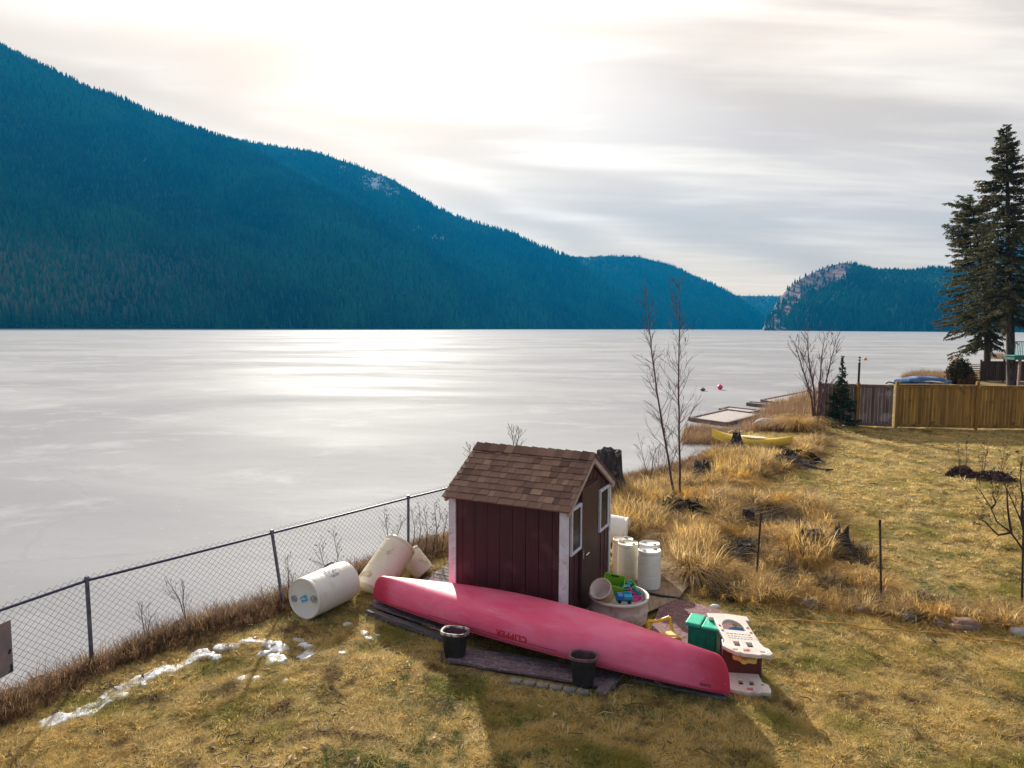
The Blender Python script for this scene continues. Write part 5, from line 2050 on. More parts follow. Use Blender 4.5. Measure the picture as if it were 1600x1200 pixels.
def stump(label, px, py, h, r, seed, roots=7, top=.9, name='tree_stump', jag=.1, hollow=False, rootlen=1.0):
    rr = random.Random(seed)
    c = Gd(px, py)
    o = thing(name, label, 'stump', c)
    n, m = 44, 14
    ph = [rr.random() * 6 for _ in range(6)]
    vs, fs = [], []
    for j in range(m + 1):
        t = j / m
        for k in range(n):
            a = 2 * PI * k / n
            fl = 1 + .9 * (1 - t) ** 3.2 * (1 + .5 * math.sin(roots * a + ph[0]))
            fl *= top + (1 - top) * (1 - t)
            rg = 1 + .09 * math.sin(5 * a + ph[1]) + .05 * math.sin(11 * a + ph[2] + 2 * t) + .035 * math.sin(23 * a + ph[3] - 3 * t)
            R = r * fl * rg
            z = h * t
            if j == m:
                z += h * jag * (math.sin(3 * a + ph[4]) * .5 + math.sin(9 * a + ph[5]) * .3)
            vs.append((R * math.cos(a), R * math.sin(a), z - .06))
    for j in range(m):
        for k in range(n):
            fs.append((j * n + k, j * n + (k + 1) % n, (j + 1) * n + (k + 1) % n, (j + 1) * n + k))
    # worn top
    b0 = len(vs)
    for k in range(n):
        x, y, z = vs[m * n + k]
        vs.append((x * .8, y * .8, z - .03))
    vs.append((0, 0, h * .86 - .06))
    for k in range(n):
        fs.append((m * n + k, m * n + (k + 1) % n, b0 + (k + 1) % n, b0 + k))
        fs.append((b0 + k, b0 + (k + 1) % n, b0 + n))
    MB().add(vs, fs).build('trunk', BARKD, o, smooth=False)
    for k in range(roots):
        a = 2 * PI * k / roots + rr.uniform(-.3, .3)
        L = r * rr.uniform(1.1, 1.9) * rootlen
        d = Vector((math.cos(a), math.sin(a), 0))
        pts = [d * r * .6 + Vector((0, 0, h * .16)), d * (r * 1.1) + Vector((0, 0, .06)), d * (r + L * .6) + Vector((0, 0, rr.uniform(.0, .07))), d * (r + L) + Vector((rr.uniform(-.1, .1), rr.uniform(-.1, .1), rr.uniform(-.03, .12)))]
        MB().tube(pts, [r * .28, r * .22, r * .13, r * .03], 7).build('root', BARKD, o, smooth=True)
    return o


stump('tall charred tree stump with spreading roots on the shore behind the shed', 951, 776, 1.24, .35, 1, jag=.04, top=.80)
stump('tangled dark root clump at the ice edge right of the saplings', 1097, 736, .30, .22, 2, roots=12, jag=.5, name='root_clump', rootlen=1.5)
stump('dark pointed stump leaning in front of the yellow kayak', 1150, 703, .62, .26, 3, top=.45, jag=.25)
stump('small upright stump at the top of the wild grass behind the left stake', 1169, 822, .40, .13, 4, roots=4, jag=.06)
stump('low round black stump in the wild grass left of the left stake', 1166, 864, .26, .17, 5, roots=4, jag=.05)
stump('broad stump overhung with dry grass between the two stakes', 1268, 866, .50, .21, 6, roots=5, jag=.08)
stump('rotten split stump just left of the right stake', 1312, 862, .42, .24, 7, roots=9, top=.6, jag=.6)
stump('dark flat stump buried in grass on the far lawn edge', 1232, 728, .34, .5, 8, roots=6, top=.7, jag=.3)
MB_ = mat('shade_dark_earth', (0.035, 0.024, 0.020), (0.015, 0.011, 0.010), 5, 1.0, .04)  # soil colour made darker to hold the bank's shading


def lump(name, label, cat, px, py, sx, sy, sz, seed, m, group=None, n=26, rough=.16, sink=.25, dz=0, rz=0, z=None):
    rr = np.random.default_rng(seed)
    c = Gd(px, py) if z is None else W(px, py, z)
    vs, fs = [], []
    s1, s2 = rr.random() * 50, rr.random() * 50
    for j in range(n // 2 + 1):
        th = PI * j / (n // 2)
        for k in range(n):
            a = 2 * PI * k / n
            d = (math.sin(th) * math.cos(a), math.sin(th) * math.sin(a), math.cos(th))
            q = 1 + rough * 2.6 * (float(fbm(d[0] * 1.6 + s1, d[1] * 1.6 + d[2] * 2.3 + s2, seed, 3)) - .5)
            vs.append((d[0] * sx * q, d[1] * sy * q, d[2] * sz * q))
    for j in range(n // 2):
        for k in range(n):
            fs.append((j * n + k, (j + 1) * n + k, (j + 1) * n + (k + 1) % n, j * n + (k + 1) % n))
    o = MB().add(vs, fs).build(name, m, smooth=True)
    o.location = c + Vector((0, 0, sz * (1 - sink * 2) + dz))
    o.rotation_euler = (0, 0, rz)
    return tag(o, label, cat, group)




def heap(name, label, cat, px, py, sx, sy, sz, n, m, seed, ls=.06, roots=26):
    """a rough heap: a lumpy core bristling with clods, dead leaves and root ends"""
    r = random.Random(seed)
    c = Gd(px, py)
    o = thing(name, label, cat, c)
    vs, fs = [], []
    for _ in range(n):
        a, q = r.random() * 2 * PI, math.sqrt(r.random())
        lum = 1 + .45 * math.sin(3 * a + seed) * q + .3 * math.sin(7 * a + seed * 2)
        p = Vector((sx * q * math.cos(a), sy * q * math.sin(a), sz * max(0, 1 - q ** 2.2) * lum * r.uniform(.75, 1.1)))
        d = Vector((r.uniform(-1, 1), r.uniform(-1, 1), r.uniform(-.4, 1))).normalized() * ls * r.uniform(.5, 1.4)
        e = d.cross(Vector((r.uniform(-1, 1), r.uniform(-1, 1), r.uniform(-1, 1)))).normalized() * ls * .45
        i = len(vs)
        vs += [p - d, p + e, p + d, p - e]
        fs.append((i, i + 1, i + 2, i + 3))
    MB().add(vs, fs).build('clods', m, o)
    co = MB()
    for k in range(roots):
        a, q = r.random() * 2 * PI, r.random()
        p = Vector((sx * q * math.cos(a), sy * q * math.sin(a), sz * (1 - q ** 2) * .9))
        pts = [p]
        d = Vector((r.uniform(-1, 1), r.uniform(-1, 1), r.uniform(.0, .9)))
        for _ in range(4):
            d = (d + Vector((r.uniform(-1, 1), r.uniform(-1, 1), r.uniform(-1, .4))) * .6).normalized()
            pts.append(pts[-1] + d * sx * r.uniform(.07, .14))
        co.tube(pts, [.018, .016, .012, .008, .003], 5, cap=False)
    co.build('roots', TWIGD, o)
    return o


heap('dirt_mound', 'dark earth and root mound under the pair of bare saplings', 'mound', 1055, 806, .95, .60, .27, 5200, MB_, 3, .05, 60)
heap('dirt_mound', 'dark overhanging earth bank in the far wild grass', 'mound', 1240, 722, .95, .45, .28, 3000, MB_, 9, .07, 24)
heap('leaf_heap', 'dark heap of withered leaves on the right lawn before the fence', 'heap', 1502, 744, .42, .28, .22, 1100, DL, 5, .06, 8)
heap('leaf_heap', 'wide dark heap of dead stems behind the crooked shrub', 'heap', 1547, 750, .75, .38, .18, 1800, DL, 6, .06, 20)
ROCKP = mat('pinkish_rock', (0.26, 0.16, 0.13), (0.17, 0.105, 0.09), 5, .85, .01)
ROCKG = mat('grey_rock', (0.15, 0.125, 0.11), (0.075, .06, .055), 5, .9, .015)
ROCKW = mat('pale_rock', (0.45, 0.45, 0.50), (0.3, .3, .34), 5, .85, .01)
G_R = 'rocks along the edge of the wild grass'
for a in [('large smooth pinkish boulder at the grass edge near the right side', 1508, 980, .23, .15, .12, 11, ROCKP), ('small grey rock left of the pinkish boulder', 1467, 978, .12, .09, .08, 12, ROCKG),
          ('pale rock cut by the right edge of the picture', 1594, 991, .16, .1, .09, 13, ROCKW), ('flat slanting grey rock half covered by straw right of the left stake', 1272, 948, .18, .10, .10, 14, ROCKG),
          ('small dark rock under the drooping grass between the stakes', 1205, 940, .10, .08, .07, 15, ROCKG), ('grey rock in the shade below the right stake', 1425, 968, .14, .1, .09, 16, ROCKG),
          ('grey brown rock left of the right stake foot', 1350, 955, .12, .09, .07, 17, ROCKG)]:
    lump('rock', a[0], 'rock', a[1], a[2], a[3], a[4], a[5], a[6], a[7], G_R, sink=.42, rough=.30)
for k, (x, y, s_, lb_) in enumerate([(345, 958, .10, 'leftmost dark rock on the bank behind the fence'), (372, 950, .14, 'larger snow dusted rock on the bank behind the fence'), (398, 944, .11, 'rock on the bank just left of the middle post'),
                           (283, 982, .08, 'small dark rock among brown grass behind the fence')]):
    lump('rock', lb_, 'rock', x, y, s_ * 1.3, s_, s_ * .8, 30 + k, ROCKG, 'rocks on the lake bank behind the fence', sink=.2, dz=.02)
lump('rock', 'grey stones on the far shore below the brown brush', 'rock', 1195, 668, .5, .4, .3, 41, ROCKW, sink=.3)
lump('snow_lump', 'small lump of old snow near the play bench', 'snow', 1117, 950, .07, .05, .04, 51, mat('snow_old', (.75, .78, .85), (.6, .63, .72), 9, .6))
lump('plastic_scrap', 'pale blue white scrap lying at the far lawn edge', 'scrap', 1272, 723, .22, .12, .05, 52, mat('snow_old', (.75, .78, .85)), rough=.3)

POST = mat('rusty_stake', (0.035, 0.025, 0.025), (0.06, .03, .025), 10, .8)
for lb_, a, b_ in (('thin dark metal stake leaning left in the wild grass', (1181, 908), (1189, 804)), ('straight thin dark metal stake at the corner of the wild grass', (1378, 940), (1375, 815)), ('dark metal stake at the right edge of the picture', (1597, 950), (1600, 800))):
    p = Gd(*a)
    t_ = V(*b_, p.y)
    o = thing('metal_stake', lb_, 'stake', p, 0, 'dark metal stakes')
    MB().tube([(0, 0, -.15), t_ - p], .017, 6).build('rod', POST, o)
    MB().box(((t_ - p).x, 0, (t_ - p).z - .02), (.04, .008, .10)).build('flange', POST, o)
rp = [(1150, 961), (1195, 972), (1250, 974), (1310, 977), (1345, 984), (1400, 988), (1450, 991), (1500, 998), (1545, 1005), (1610, 1008)]
rope = MB().tube([Gd(a, b_, .035 + .01 * math.sin(i)) for i, (a, b_) in enumerate([(rp[j][0] + (rp[j + 1][0] - rp[j][0]) * k / 4, rp[j][1] + (rp[j + 1][1] - rp[j][1]) * k / 4 + random.uniform(-1, 1)) for j in range(len(rp) - 1) for k in range(4)])], .008, 6)
tag(rope.build('yellow_rope', mat('orange_rope', (.60, .30, .03), (.5, .25, .03)), smooth=True), 'long thin orange yellow rope lying along the near edge of the wild grass', 'rope')

# kayak
KY = mat('yellow_hull', (0.72, 0.46, 0.03), (0.62, 0.38, .02), 3, .45)
ka, kb = W(1112, 694, -.15), W(1238, 698, .05)
kc = (ka + kb) / 2
kd = kb - ka
ky = thing('kayak', 'yellow kayak on the shore half hidden behind the pointed stump', 'kayak', kc, math.atan2(kd.y, kd.x))
KL = kd.length / 2
vs, fs = [], []
for i in range(31):
    s = -1 + i / 15
    w = .36 * (1 - abs(s) ** 2.2) ** .9 + .01
    h_ = .17 + .10 * s * s
    for k in range(16):
        a = 2 * PI * k / 16
        z = math.sin(a)
        vs.append((s * KL, w * math.cos(a), .14 + (h_ * z if z > 0 else .20 * (1 - abs(s) ** 3) * z) + .08 * abs(s) ** 3))
for i in range(30):
    for k in range(16):
        fs.append((i * 16 + k, i * 16 + (k + 1) % 16, (i + 1) * 16 + (k + 1) % 16, (i + 1) * 16 + k))
MB().add(vs, fs).build('hull', KY, ky, smooth=True)
MB().lathe([(.34, 0), (.38, .02), (.36, .05), (.30, .03)], 24, Matrix.Translation((.1, 0, .28)), sx=1.3, sy=.62).build('cockpit_rim', mat('pale_deck', (.72, .62, .42)), ky, smooth=True)
for k, x in enumerate((1143, 1160)):
    c = V(x, 700, 26.9)
    pts = [c + Vector((.16 * math.cos(PI * t / 8) * (.9 if k else 1), 0, .52 + .16 * math.sin(PI * t / 8) - (.45 if t in (0, 8) else 0))) for t in range(9)]
    tag(MB().tube(pts, .028, 8).build('hoop_pipe', mat('beige_pipe', (.62, .48, .40), (.5, .38, .3)), smooth=True), ['left beige hoop of pipe standing behind the pointed stump', 'right beige hoop of pipe standing beside the pointed stump'][k], 'pipe', 'beige pipe hoops')

# docks frozen in the ice
DOCKW = mat('dock_wood', (0.20, 0.14, 0.12), (0.10, .075, .07), 3, .9, .004, stretch=(1, 6, 6))
DOCKT = mat('frosted_planks', (0.42, 0.38, 0.36), (0.30, .26, .24), 2, .9, stretch=(8, 1, 1))


def dock(label, px, h=.16, deckm=None):
    pts = [W(a, b_, ICE_Z + h) for a, b_ in px]
    c = sum(pts, Vector()) / len(pts)
    o = thing('floating_dock', label, 'dock', c)
    n = len(pts)
    for i in range(n):
        a, b_ = pts[i] - c, pts[(i + 1) % n] - c
        d = b_ - a
        MB().box(((a + b_) / 2 - Vector((0, 0, h / 2 - .02))), (d.length, .16, h + .04), math.atan2(d.y, d.x)).build('side_beam', DOCKW, o)
    MB().prism([((p - c).x, (p - c).y) for p in pts], -.05, -.01).build('planking', DOCKT, o)
    return o


dock('nearest floating dock with pale surface behind the brown reeds', [(1078, 653), (1135, 661), (1190, 647), (1136, 640)])
dock('narrow second dock frozen in the ice beyond the first', [(1125, 639), (1172, 645), (1185, 641), (1138, 636)])
dock('dark short dock plank third from the shore', [(1168, 630), (1200, 633), (1204, 631), (1172, 628)])
dock('farthest dark edged dock reaching to the grey fence', [(1190, 625), (1218, 630), (1285, 614), (1262, 611)])

# buoys


def buoy(label, px, py, r, m, flat=1.0):
    p = W(px, py, ICE_Z)
    o = thing('buoy', label, 'buoy', p)
    MB().lathe([(.01, 0)] + [(r * math.sin(PI * k / 14), r * flat * (1 - math.cos(PI * k / 14))) for k in range(1, 14)] + [(.02, 2 * r * flat), (.03, 2 * r * flat + .05), (.01, 2 * r * flat + .06)], 24).build('body', m, o, smooth=True)
    MB().tube([(0, .03 * math.cos(t), 2 * r * flat + .06 + .03 * math.sin(t)) for t in [2 * PI * k / 8 for k in range(9)]], .008, 5).build('ring', BLACKP, o)
    return o


buoy('bright pink round buoy frozen in the lake', 1125, 609, .20, mat('pink_buoy', (.75, .03, .16), (.65, .02, .12), 4, .4))
buoy('dull brown low buoy left of the pink one', 1098, 611, .20, mat('brown_buoy', (.20, .10, .04), (.12, .06, .03), 4, .7), .6)
buoy('small orange buoy far out beyond the black pole', 1352, 563, .25, mat('orange_buoy', (.75, .22, .03), (.6, .2, .05), 4, .5), .8)
for k, (a, b_, r_, lb_) in enumerate([((-10, 1088), (40, 1074), .022, 'long stick lying on the ice behind the fence at far left'), ((48, 1062), (76, 1058), .016, 'short stick lying on the ice right of the long one'),
                            ((985, 745), (1022, 750), .025, 'thin driftwood branch on the ice right of the tall stump'), ((1113, 700), (1130, 712), .05, 'driftwood chunk at the ice edge below the kayak bow'),
                            ((1030, 757), (1040, 760), .08, 'round brown driftwood chunk at the ice edge left of the saplings')]):
    p, q = W(*a, ICE_Z + r_), W(*b_, ICE_Z + r_)
    m_ = p.lerp(q, .5) + Vector((0, .03, .02))
    o = MB().tube([(0, 0, 0), m_ - p, q - p], [r_, r_ * 1.1, r_ * .6], 7).build('stick', mat('driftwood', (.22, .16, .10), (.12, .09, .06), 5, .9), smooth=True)
    o.location = p
    tag(o, lb_, 'stick')
ab = [V(493, 899, 10.7), V(512, 882, 10.8), V(519, 879, 10.8), V(535, 886, 10.8), V(552, 896, 10.7)]
o = MB().tube([p - ab[0] for p in ab], [.013, .015, .014, .012, .008], 6).build('bent_branch', TWIGD, smooth=True)
o.location = ab[0]
tag(o, 'dark bent branch arching up behind the lying drum', 'branch')

# ------------------------------------------------------------------ snow patches
SNOW = mat('snow', (0.66, 0.70, 0.80), (0.50, 0.54, 0.64), 12, .55, .01, spots=(.34, .28, .20), spot_scale=28, spot_at=(.60, .70))
snow_px = [(80, 1128, .10), (95, 1124, .08), (112, 1120, .07), (135, 1113, .10), (150, 1105, .10), (165, 1095, .09), (178, 1085, .09), (192, 1078, .09), (205, 1070, .10), (220, 1062, .10), (235, 1055, .10), (247, 1048, .09), (255, 1044, .06),
           (225, 1070, .05), (195, 1088, .05), (268, 1048, .06), (280, 1042, .06), (292, 1035, .06), (303, 1028, .07), (315, 1023, .09), (325, 1024, .06), (340, 1028, .05),
           (345, 1012, .07), (358, 1010, .06), (370, 1010, .05), (380, 1003, .08), (392, 1001, .08), (405, 1003, .07), (418, 1005, .09), (430, 1008, .10), (438, 1012, .07), (410, 1022, .06), (425, 1028, .06), (437, 1032, .06), (418, 1038, .04),
           (465, 1000, .06), (475, 1008, .06), (482, 1012, .06), (478, 1026, .08), (485, 1020, .06), (378, 1060, .05), (400, 1060, .04), (445, 1065, .05), (535, 1021, .05), (545, 975, .06), (558, 982, .04), (569, 989, .05), (578, 998, .05), (590, 993, .04)]
cs = [(Gd(a, b_), r_) for a, b_, r_ in snow_px]
gx = np.arange(-5.8, -1.5, .022)
gy = np.arange(6.6, 10.4, .022)
GX, GY = np.meshgrid(gx, gy)
fld = np.full(GX.shape, -9.0)
for c, r_ in cs:
    fld = np.maximum(fld, 1 - np.hypot(GX - c.x, GY - c.y) / (r_ * 1.12))
fld = fld + (fbm(GX * 7, GY * 7, 77, 3) - .5) * 1.5 + (fbm(GX * 22, GY * 22, 78, 2) - .5) * .4 + .12
GZ = ground_z(GX.ravel(), GY.ravel()).reshape(GX.shape) + .007 * np.sqrt(np.clip(fld * 3.5, 0, 1)) + .010 - .04 * (fld <= 0)
GZ += np.where(fld > 0, (fbm(GX * 20, GY * 20, 8, 2) - .5) * .008, 0)
ii = np.arange(GX.size).reshape(GX.shape)
fc2 = np.stack([ii[:-1, :-1], ii[:-1, 1:], ii[1:, 1:], ii[1:, :-1]], -1).reshape(-1, 4)
fc2 = fc2[(fld.ravel()[fc2] > 0).any(1)]
used, inv = np.unique(fc2, return_inverse=True)
sn_ = np_mesh('snow', np.stack([GX.ravel(), GY.ravel(), GZ.ravel()], 1)[used], inv.reshape(fc2.shape), SNOW, smooth=True)
tag(sn_, 'ragged strips and spots of old snow on the lawn inside the fence', 'snow', kind='stuff')

# ------------------------------------------------------------------ grass


def grass_mat(name, cols, gcol, gscale, gat, brown=None, trans=.6):
    m = bpy.data.materials.new(name)
    m.use_nodes = True
    nt = m.node_tree
    b = nt.nodes['Principled BSDF']
    out = nt.nodes['Material Output']
    oi = N(nt, 'ShaderNodeObjectInfo')
    cr = N(nt, 'ShaderNodeValToRGB')
    for i, c in enumerate(cols):
        e = cr.color_ramp.elements[i] if i < 2 else cr.color_ramp.elements.new(.5)
        e.position = i / (len(cols) - 1)
        e.color = (*c, 1)
    nt.links.new(oi.outputs['Random'], cr.inputs[0])
    co = N(nt, 'ShaderNodeNewGeometry').outputs['Position']
    col = cr.outputs[0]
    n = N(nt, 'ShaderNodeTexNoise')
    n.inputs['Scale'].default_value = gscale
    n.inputs['Detail'].default_value = 5
    nt.links.new(co, n.inputs['Vector'])
    if gcol:
        col = mixc(nt, ramp(nt, n.outputs[0], (*gat, 0, .8)), col, gcol)
    if brown:
        n2 = N(nt, 'ShaderNodeTexNoise')
        n2.inputs['Scale'].default_value = 1.7
        n2.inputs['Detail'].default_value = 6
        n2.inputs['Roughness'].default_value = .7
        nt.links.new(co, n2.inputs['Vector'])
        col = mixc(nt, ramp(nt, n2.outputs[0], (.52, .66, 0, .85)), col, brown)
    nt.links.new(col, b.inputs['Base Color'])
    b.inputs['Roughness'].default_value = .7
    b.inputs['Specular IOR Level'].default_value = .2
    tr = N(nt, 'ShaderNodeBsdfTranslucent')
    nt.links.new(col, tr.inputs[0])
    mx = N(nt, 'ShaderNodeMixShader')
    mx.inputs[0].default_value = trans
    nt.links.new(b.outputs[0], mx.inputs[1])
    nt.links.new(tr.outputs[0], mx.inputs[2])
    nt.links.new(mx.outputs[0], out.inputs[0])
    return m


def blades(name, n, R, h, w, bend, m, seed, segs=2, droop=0.0, flat=.0):
    r = random.Random(seed)
    vs, fs = [], []
    for _ in range(n):
        a = r.random() * 2 * PI
        rr = R * math.sqrt(r.random())
        p = Vector((rr * math.cos(a), rr * math.sin(a), -.01))
        az = a + r.uniform(-1.2, 1.2)
        out = Vector((math.cos(az), math.sin(az), 0))
        sd = Vector((-out.y, out.x, 0))
        H = h * r.uniform(.45, 1.15)
        bn = bend * r.uniform(.4, 1.4)
        ww = w * r.uniform(.7, 1.3)
        o = len(vs)
        for k in range(segs + 1):
            t = k / segs
            q = p + Vector((0, 0, H * (t * (1 - flat) - droop * t * t * t))) + out * (H * bn * t * t + H * flat * t)
            q.z = max(q.z, -.01)
            wk = ww * (1 - t * .85)
            vs.append(q - sd * wk)
            vs.append(q + sd * wk)
        for k in range(segs):
            i = o + 2 * k
            fs.append((i, i + 1, i + 3, i + 2))
    me = bpy.data.meshes.new(name)
    me.from_pydata(vs, [], fs)
    me.materials.append(m)
    return bpy.data.objects.new(name, me)


LAWN = grass_mat('lawn_blades', [(0.84, 0.64, 0.25), (0.76, 0.55, 0.17), (0.88, 0.73, 0.38), (0.62, 0.44, 0.13), (0.26, 0.19, 0.06)], (0.34, 0.31, 0.06), .9, (.50, .66), (0.19, 0.115, 0.05))
GOLD = grass_mat('wild_blades', [(0.74, 0.50, 0.17), (0.55, 0.35, 0.11), (0.80, 0.60, 0.29), (0.36, 0.22, 0.08), (0.15, 0.09, 0.05)], (0.66, 0.40, 0.08), .8, (.55, .65), (0.24, 0.16, 0.09))
BRWN = grass_mat('bank_blades', [(0.36, 0.24, 0.12), (0.16, 0.10, 0.06), (0.50, 0.35, 0.17), (0.24, 0.14, 0.08)], None, 1, (.5, .6))
REED = grass_mat('reed_blades', [(0.42, 0.28, 0.14), (0.22, 0.14, 0.085), (0.56, 0.40, 0.20), (0.16, 0.09, 0.06)], None, 1, (.5, .6))
GREEN = grass_mat('green_blades', [(0.06, 0.13, 0.03), (0.10, 0.17, 0.04), (0.05, 0.10, 0.03)], None, 1, (.5, .6), trans=.3)
lawn_src = [blades('lawn_tuft', 22, .06, .045, .0030, 1.0, LAWN, i, 2, 0, .25) for i in range(4)] + [blades('lawn_tuft', 18, .075, .065, .0034, 1.4, LAWN, 9 + i, 2, .3, .5) for i in range(3)]
thick = .0026
gold_src = [blades('wild_tuft', 34, .09, .46, .0060, .75, GOLD, 20 + i, 5, .45) for i in range(3)] + [blades('wild_tuft', 28, .12, .32, .0062, 1.3, GOLD, 30 + i, 4, .6, .3) for i in range(3)]
brown_src = [blades('bank_tuft', 26, .07, .22, .0038, .5, BRWN, 50 + i, 3, .2) for i in range(4)]
reed_src = [blades('reed_tuft', 16, .30, .75, .009, .25, REED, 60 + i, 3, .1) for i in range(3)]
green_src = [blades('green_tuft', 40, .07, .10, .0028, .8, GREEN, 70 + i, 3, .2) for i in range(2)]
long_src = [blades('straw_mat', 18, .16, .36, .0060, 1.5, GOLD, 80 + i, 4, .8, .8) for i in range(3)]


def area_pts(n, x0, x1, y0, y1, dens=None):
    x = rng.uniform(x0, x1, n)
    y = rng.uniform(y0, y1, n)
    return x, y


def fan_pts(n, d0, d1, xr=.80, power=1.0):
    """random ground points inside the widened view, density falling with distance"""
    y = d0 * (d1 / d0) ** rng.random(n)
    x = rng.uniform(-xr, xr + .05, n) * y
    return x, y


def obstacles(x, y, pad=0.0):
    """True where a tuft would poke through boards, mats, drums or the shed"""
    c, sn = math.cos(SH_RZ), math.sin(SH_RZ)
    u = (x - SH_C.x) * c + (y - SH_C.y) * sn
    v = -(x - SH_C.x) * sn + (y - SH_C.y) * c
    bad = (u > -hl - 1.0 + pad) & (u < hl + .1) & (np.abs(v) < hw + .2)
    px, py = to_px(np.stack([x, y, np.full_like(x, .05)], 1))
    for poly in ([(905, 985), (948, 893), (1022, 868), (1084, 903), (1060, 936), (985, 968)], [(1005, 1015), (1038, 929), (1128, 955), (1150, 985), (1160, 1040), (1120, 1075)],
                 [(700, 1020), (960, 1056), (978, 1050), (952, 1088), (693, 1046)], [(570, 940), (720, 980), (700, 1004), (566, 958)]):
        bad |= in_poly(px, py, poly)
    return bad


fl = np.array(FENCE_LINE)


def fence_sd(x, y):
    """signed distance inside the chain fence line (positive on the lawn side)"""
    best = np.full(x.shape, 1e9)
    sg = np.ones(x.shape)
    for a, b_ in zip(fl[:-1], fl[1:]):
        d = b_ - a
        t = np.clip(((x - a[0]) * d[0] + (y - a[1]) * d[1]) / (d @ d), 0, 1)
        qx, qy = x - a[0] - t * d[0], y - a[1] - t * d[1]
        r = np.hypot(qx, qy)
        c = d[0] * qy - d[1] * qx
        sg = np.where(r < best, np.where(c > 0, -1, 1), sg)
        best = np.minimum(best, r)
    return best * sg


x, y = fan_pts(230000, 5.2, 34)
keep_ = (shore_sd(x, y) > .4) & ~in_poly(x, y, WILD) & ~obstacles(x, y)
x, y = x[keep_], y[keep_]
dens = fbm(x * 1.4, y * 1.4, 31, 3) * .45 + fbm(x * 5.5, y * 5.5, 36, 3) * .55
keep_ = rng.random(len(x)) < np.clip((dens - .33) * 6.5, .10, 1)
x, y = x[keep_], y[keep_]
z = ground_z(x, y)
sc_ = (.6 + .9 * rng.random(len(x)) ** 1.5) * (.45 + 1.2 * fbm(x * 3.3, y * 3.3, 33, 3)) * np.clip(y / 11, .95, 1.7)
scatter('lawn_grass', np.stack([x, y, z], 1), sc_, lawn_src, 1, .25, 'short dry yellow lawn grass with green and brown patches', 'grass')
print('lawn', len(x))

# wild grass
wp = np.array(WILD)
x = rng.uniform(wp[:, 0].min(), wp[:, 0].max(), 60000)
y = rng.uniform(wp[:, 1].min(), wp[:, 1].max(), 60000)
pxx, pyy = to_px(np.stack([x, y, np.zeros_like(x)], 1))
clear = in_poly(pxx, pyy, [(1105, 688), (1250, 690), (1250, 716), (1105, 716)])
for (cx, cy, cr) in ((1508, 990, .34), (1467, 986, .22), (1594, 1000, .26), (1272, 958, .30), (1205, 948, .18), (1425, 976, .22), (1350, 964, .18), (1166, 875, .30), (1169, 832, .24), (1268, 880, .26), (1312, 874, .30), (951, 782, .7), (1097, 742, .5)):
    q = W(cx, cy)
    clear |= np.hypot(x - q.x, y - q.y) < cr
k_ = in_poly(x, y, WILD) & ~obstacles(x, y) & (np.abs(x) < y * .85) & ~clear
x, y = x[k_], y[k_]
cl_n = fbm(x * 1.5, y * 1.5, 41, 4)
k_ = rng.random(len(x)) < np.clip((cl_n - .42) * 5, .05, 1) * np.clip(14 / y, .35, 1)
x, y = x[k_], y[k_]
cl_n = fbm(x * 1.5, y * 1.5, 41, 4)
z = ground_z(x, y)
sc_ = (.5 + .6 * rng.random(len(x))) * (.25 + 2.0 * np.clip(cl_n - .25, 0, 1)) * np.clip(y / 13, .9, 1.3)
scatter('wild_grass', np.stack([x, y, z], 1), sc_, gold_src + long_src, 2, .35, 'tall tangled golden brown dry grass right of the shed', 'grass')
print('wild', len(x))
# dark dead growth filling the hollows of the wild strip, tall gold reeds behind the drums
x = rng.uniform(wp[:, 0].min(), wp[:, 0].max(), 26000)
y = rng.uniform(wp[:, 1].min(), wp[:, 1].max(), 26000)
k_ = in_poly(x, y, WILD) & ~obstacles(x, y) & (fbm(x * 1.5, y * 1.5, 41, 4) < .47) & (np.abs(x) < y * .85)
x, y = x[k_], y[k_]
k_ = rng.random(len(x)) < np.clip(14 / y, .4, 1) * .5
x, y = x[k_], y[k_]
DEAD = grass_mat('dead_blades', [(0.09, 0.06, 0.04), (0.04, 0.028, 0.022), (0.16, 0.10, 0.06), (0.06, 0.045, 0.035)], None, 1, (.5, .6), trans=.3)
dead_src = [blades('dead_tuft', 30, .12, .26, .0060, 1.0, DEAD, 90 + i, 4, .4) for i in range(3)]
scatter('dead_growth', np.stack([x, y, ground_z(x, y)], 1), rng.uniform(.4, 1.1, len(x)), dead_src, 8, .4, 'dark dead stems and leaves in the hollows of the wild grass', 'undergrowth')
xs2, ys2 = [], []
for px_, n_ in (([(958, 815), (985, 780), (1020, 772), (1045, 800), (1030, 845), (965, 845)], 700), ([(1040, 880), (1060, 850), (1110, 850), (1120, 905), (1085, 915)], 220), ([(1225, 880), (1240, 850), (1290, 850), (1300, 885), (1260, 895)], 110),
               ([(1110, 745), (1150, 720), (1200, 712), (1200, 735), (1150, 760)], 420)):
    P = np.array([tuple(W(a, b_)[:2]) for a, b_ in px_])
    a, b_ = rng.uniform(P[:, 0].min(), P[:, 0].max(), n_), rng.uniform(P[:, 1].min(), P[:, 1].max(), n_)
    k_ = in_poly(a, b_, [tuple(p) for p in P]) & ~obstacles(a, b_)
    xs2.append(a[k_])
    ys2.append(b_[k_])
x, y = np.concatenate(xs2), np.concatenate(ys2)
tall_src = [blades('tall_tuft', 26, .10, .62, .0065, .45, GOLD, 120 + i, 5, .25) for i in range(3)]
scatter('tall_grass', np.stack([x, y, ground_z(x, y)], 1), rng.uniform(.7, 1.25, len(x)), tall_src, 9, .3, 'tall upright golden grass standing behind the small white drums', 'grass')
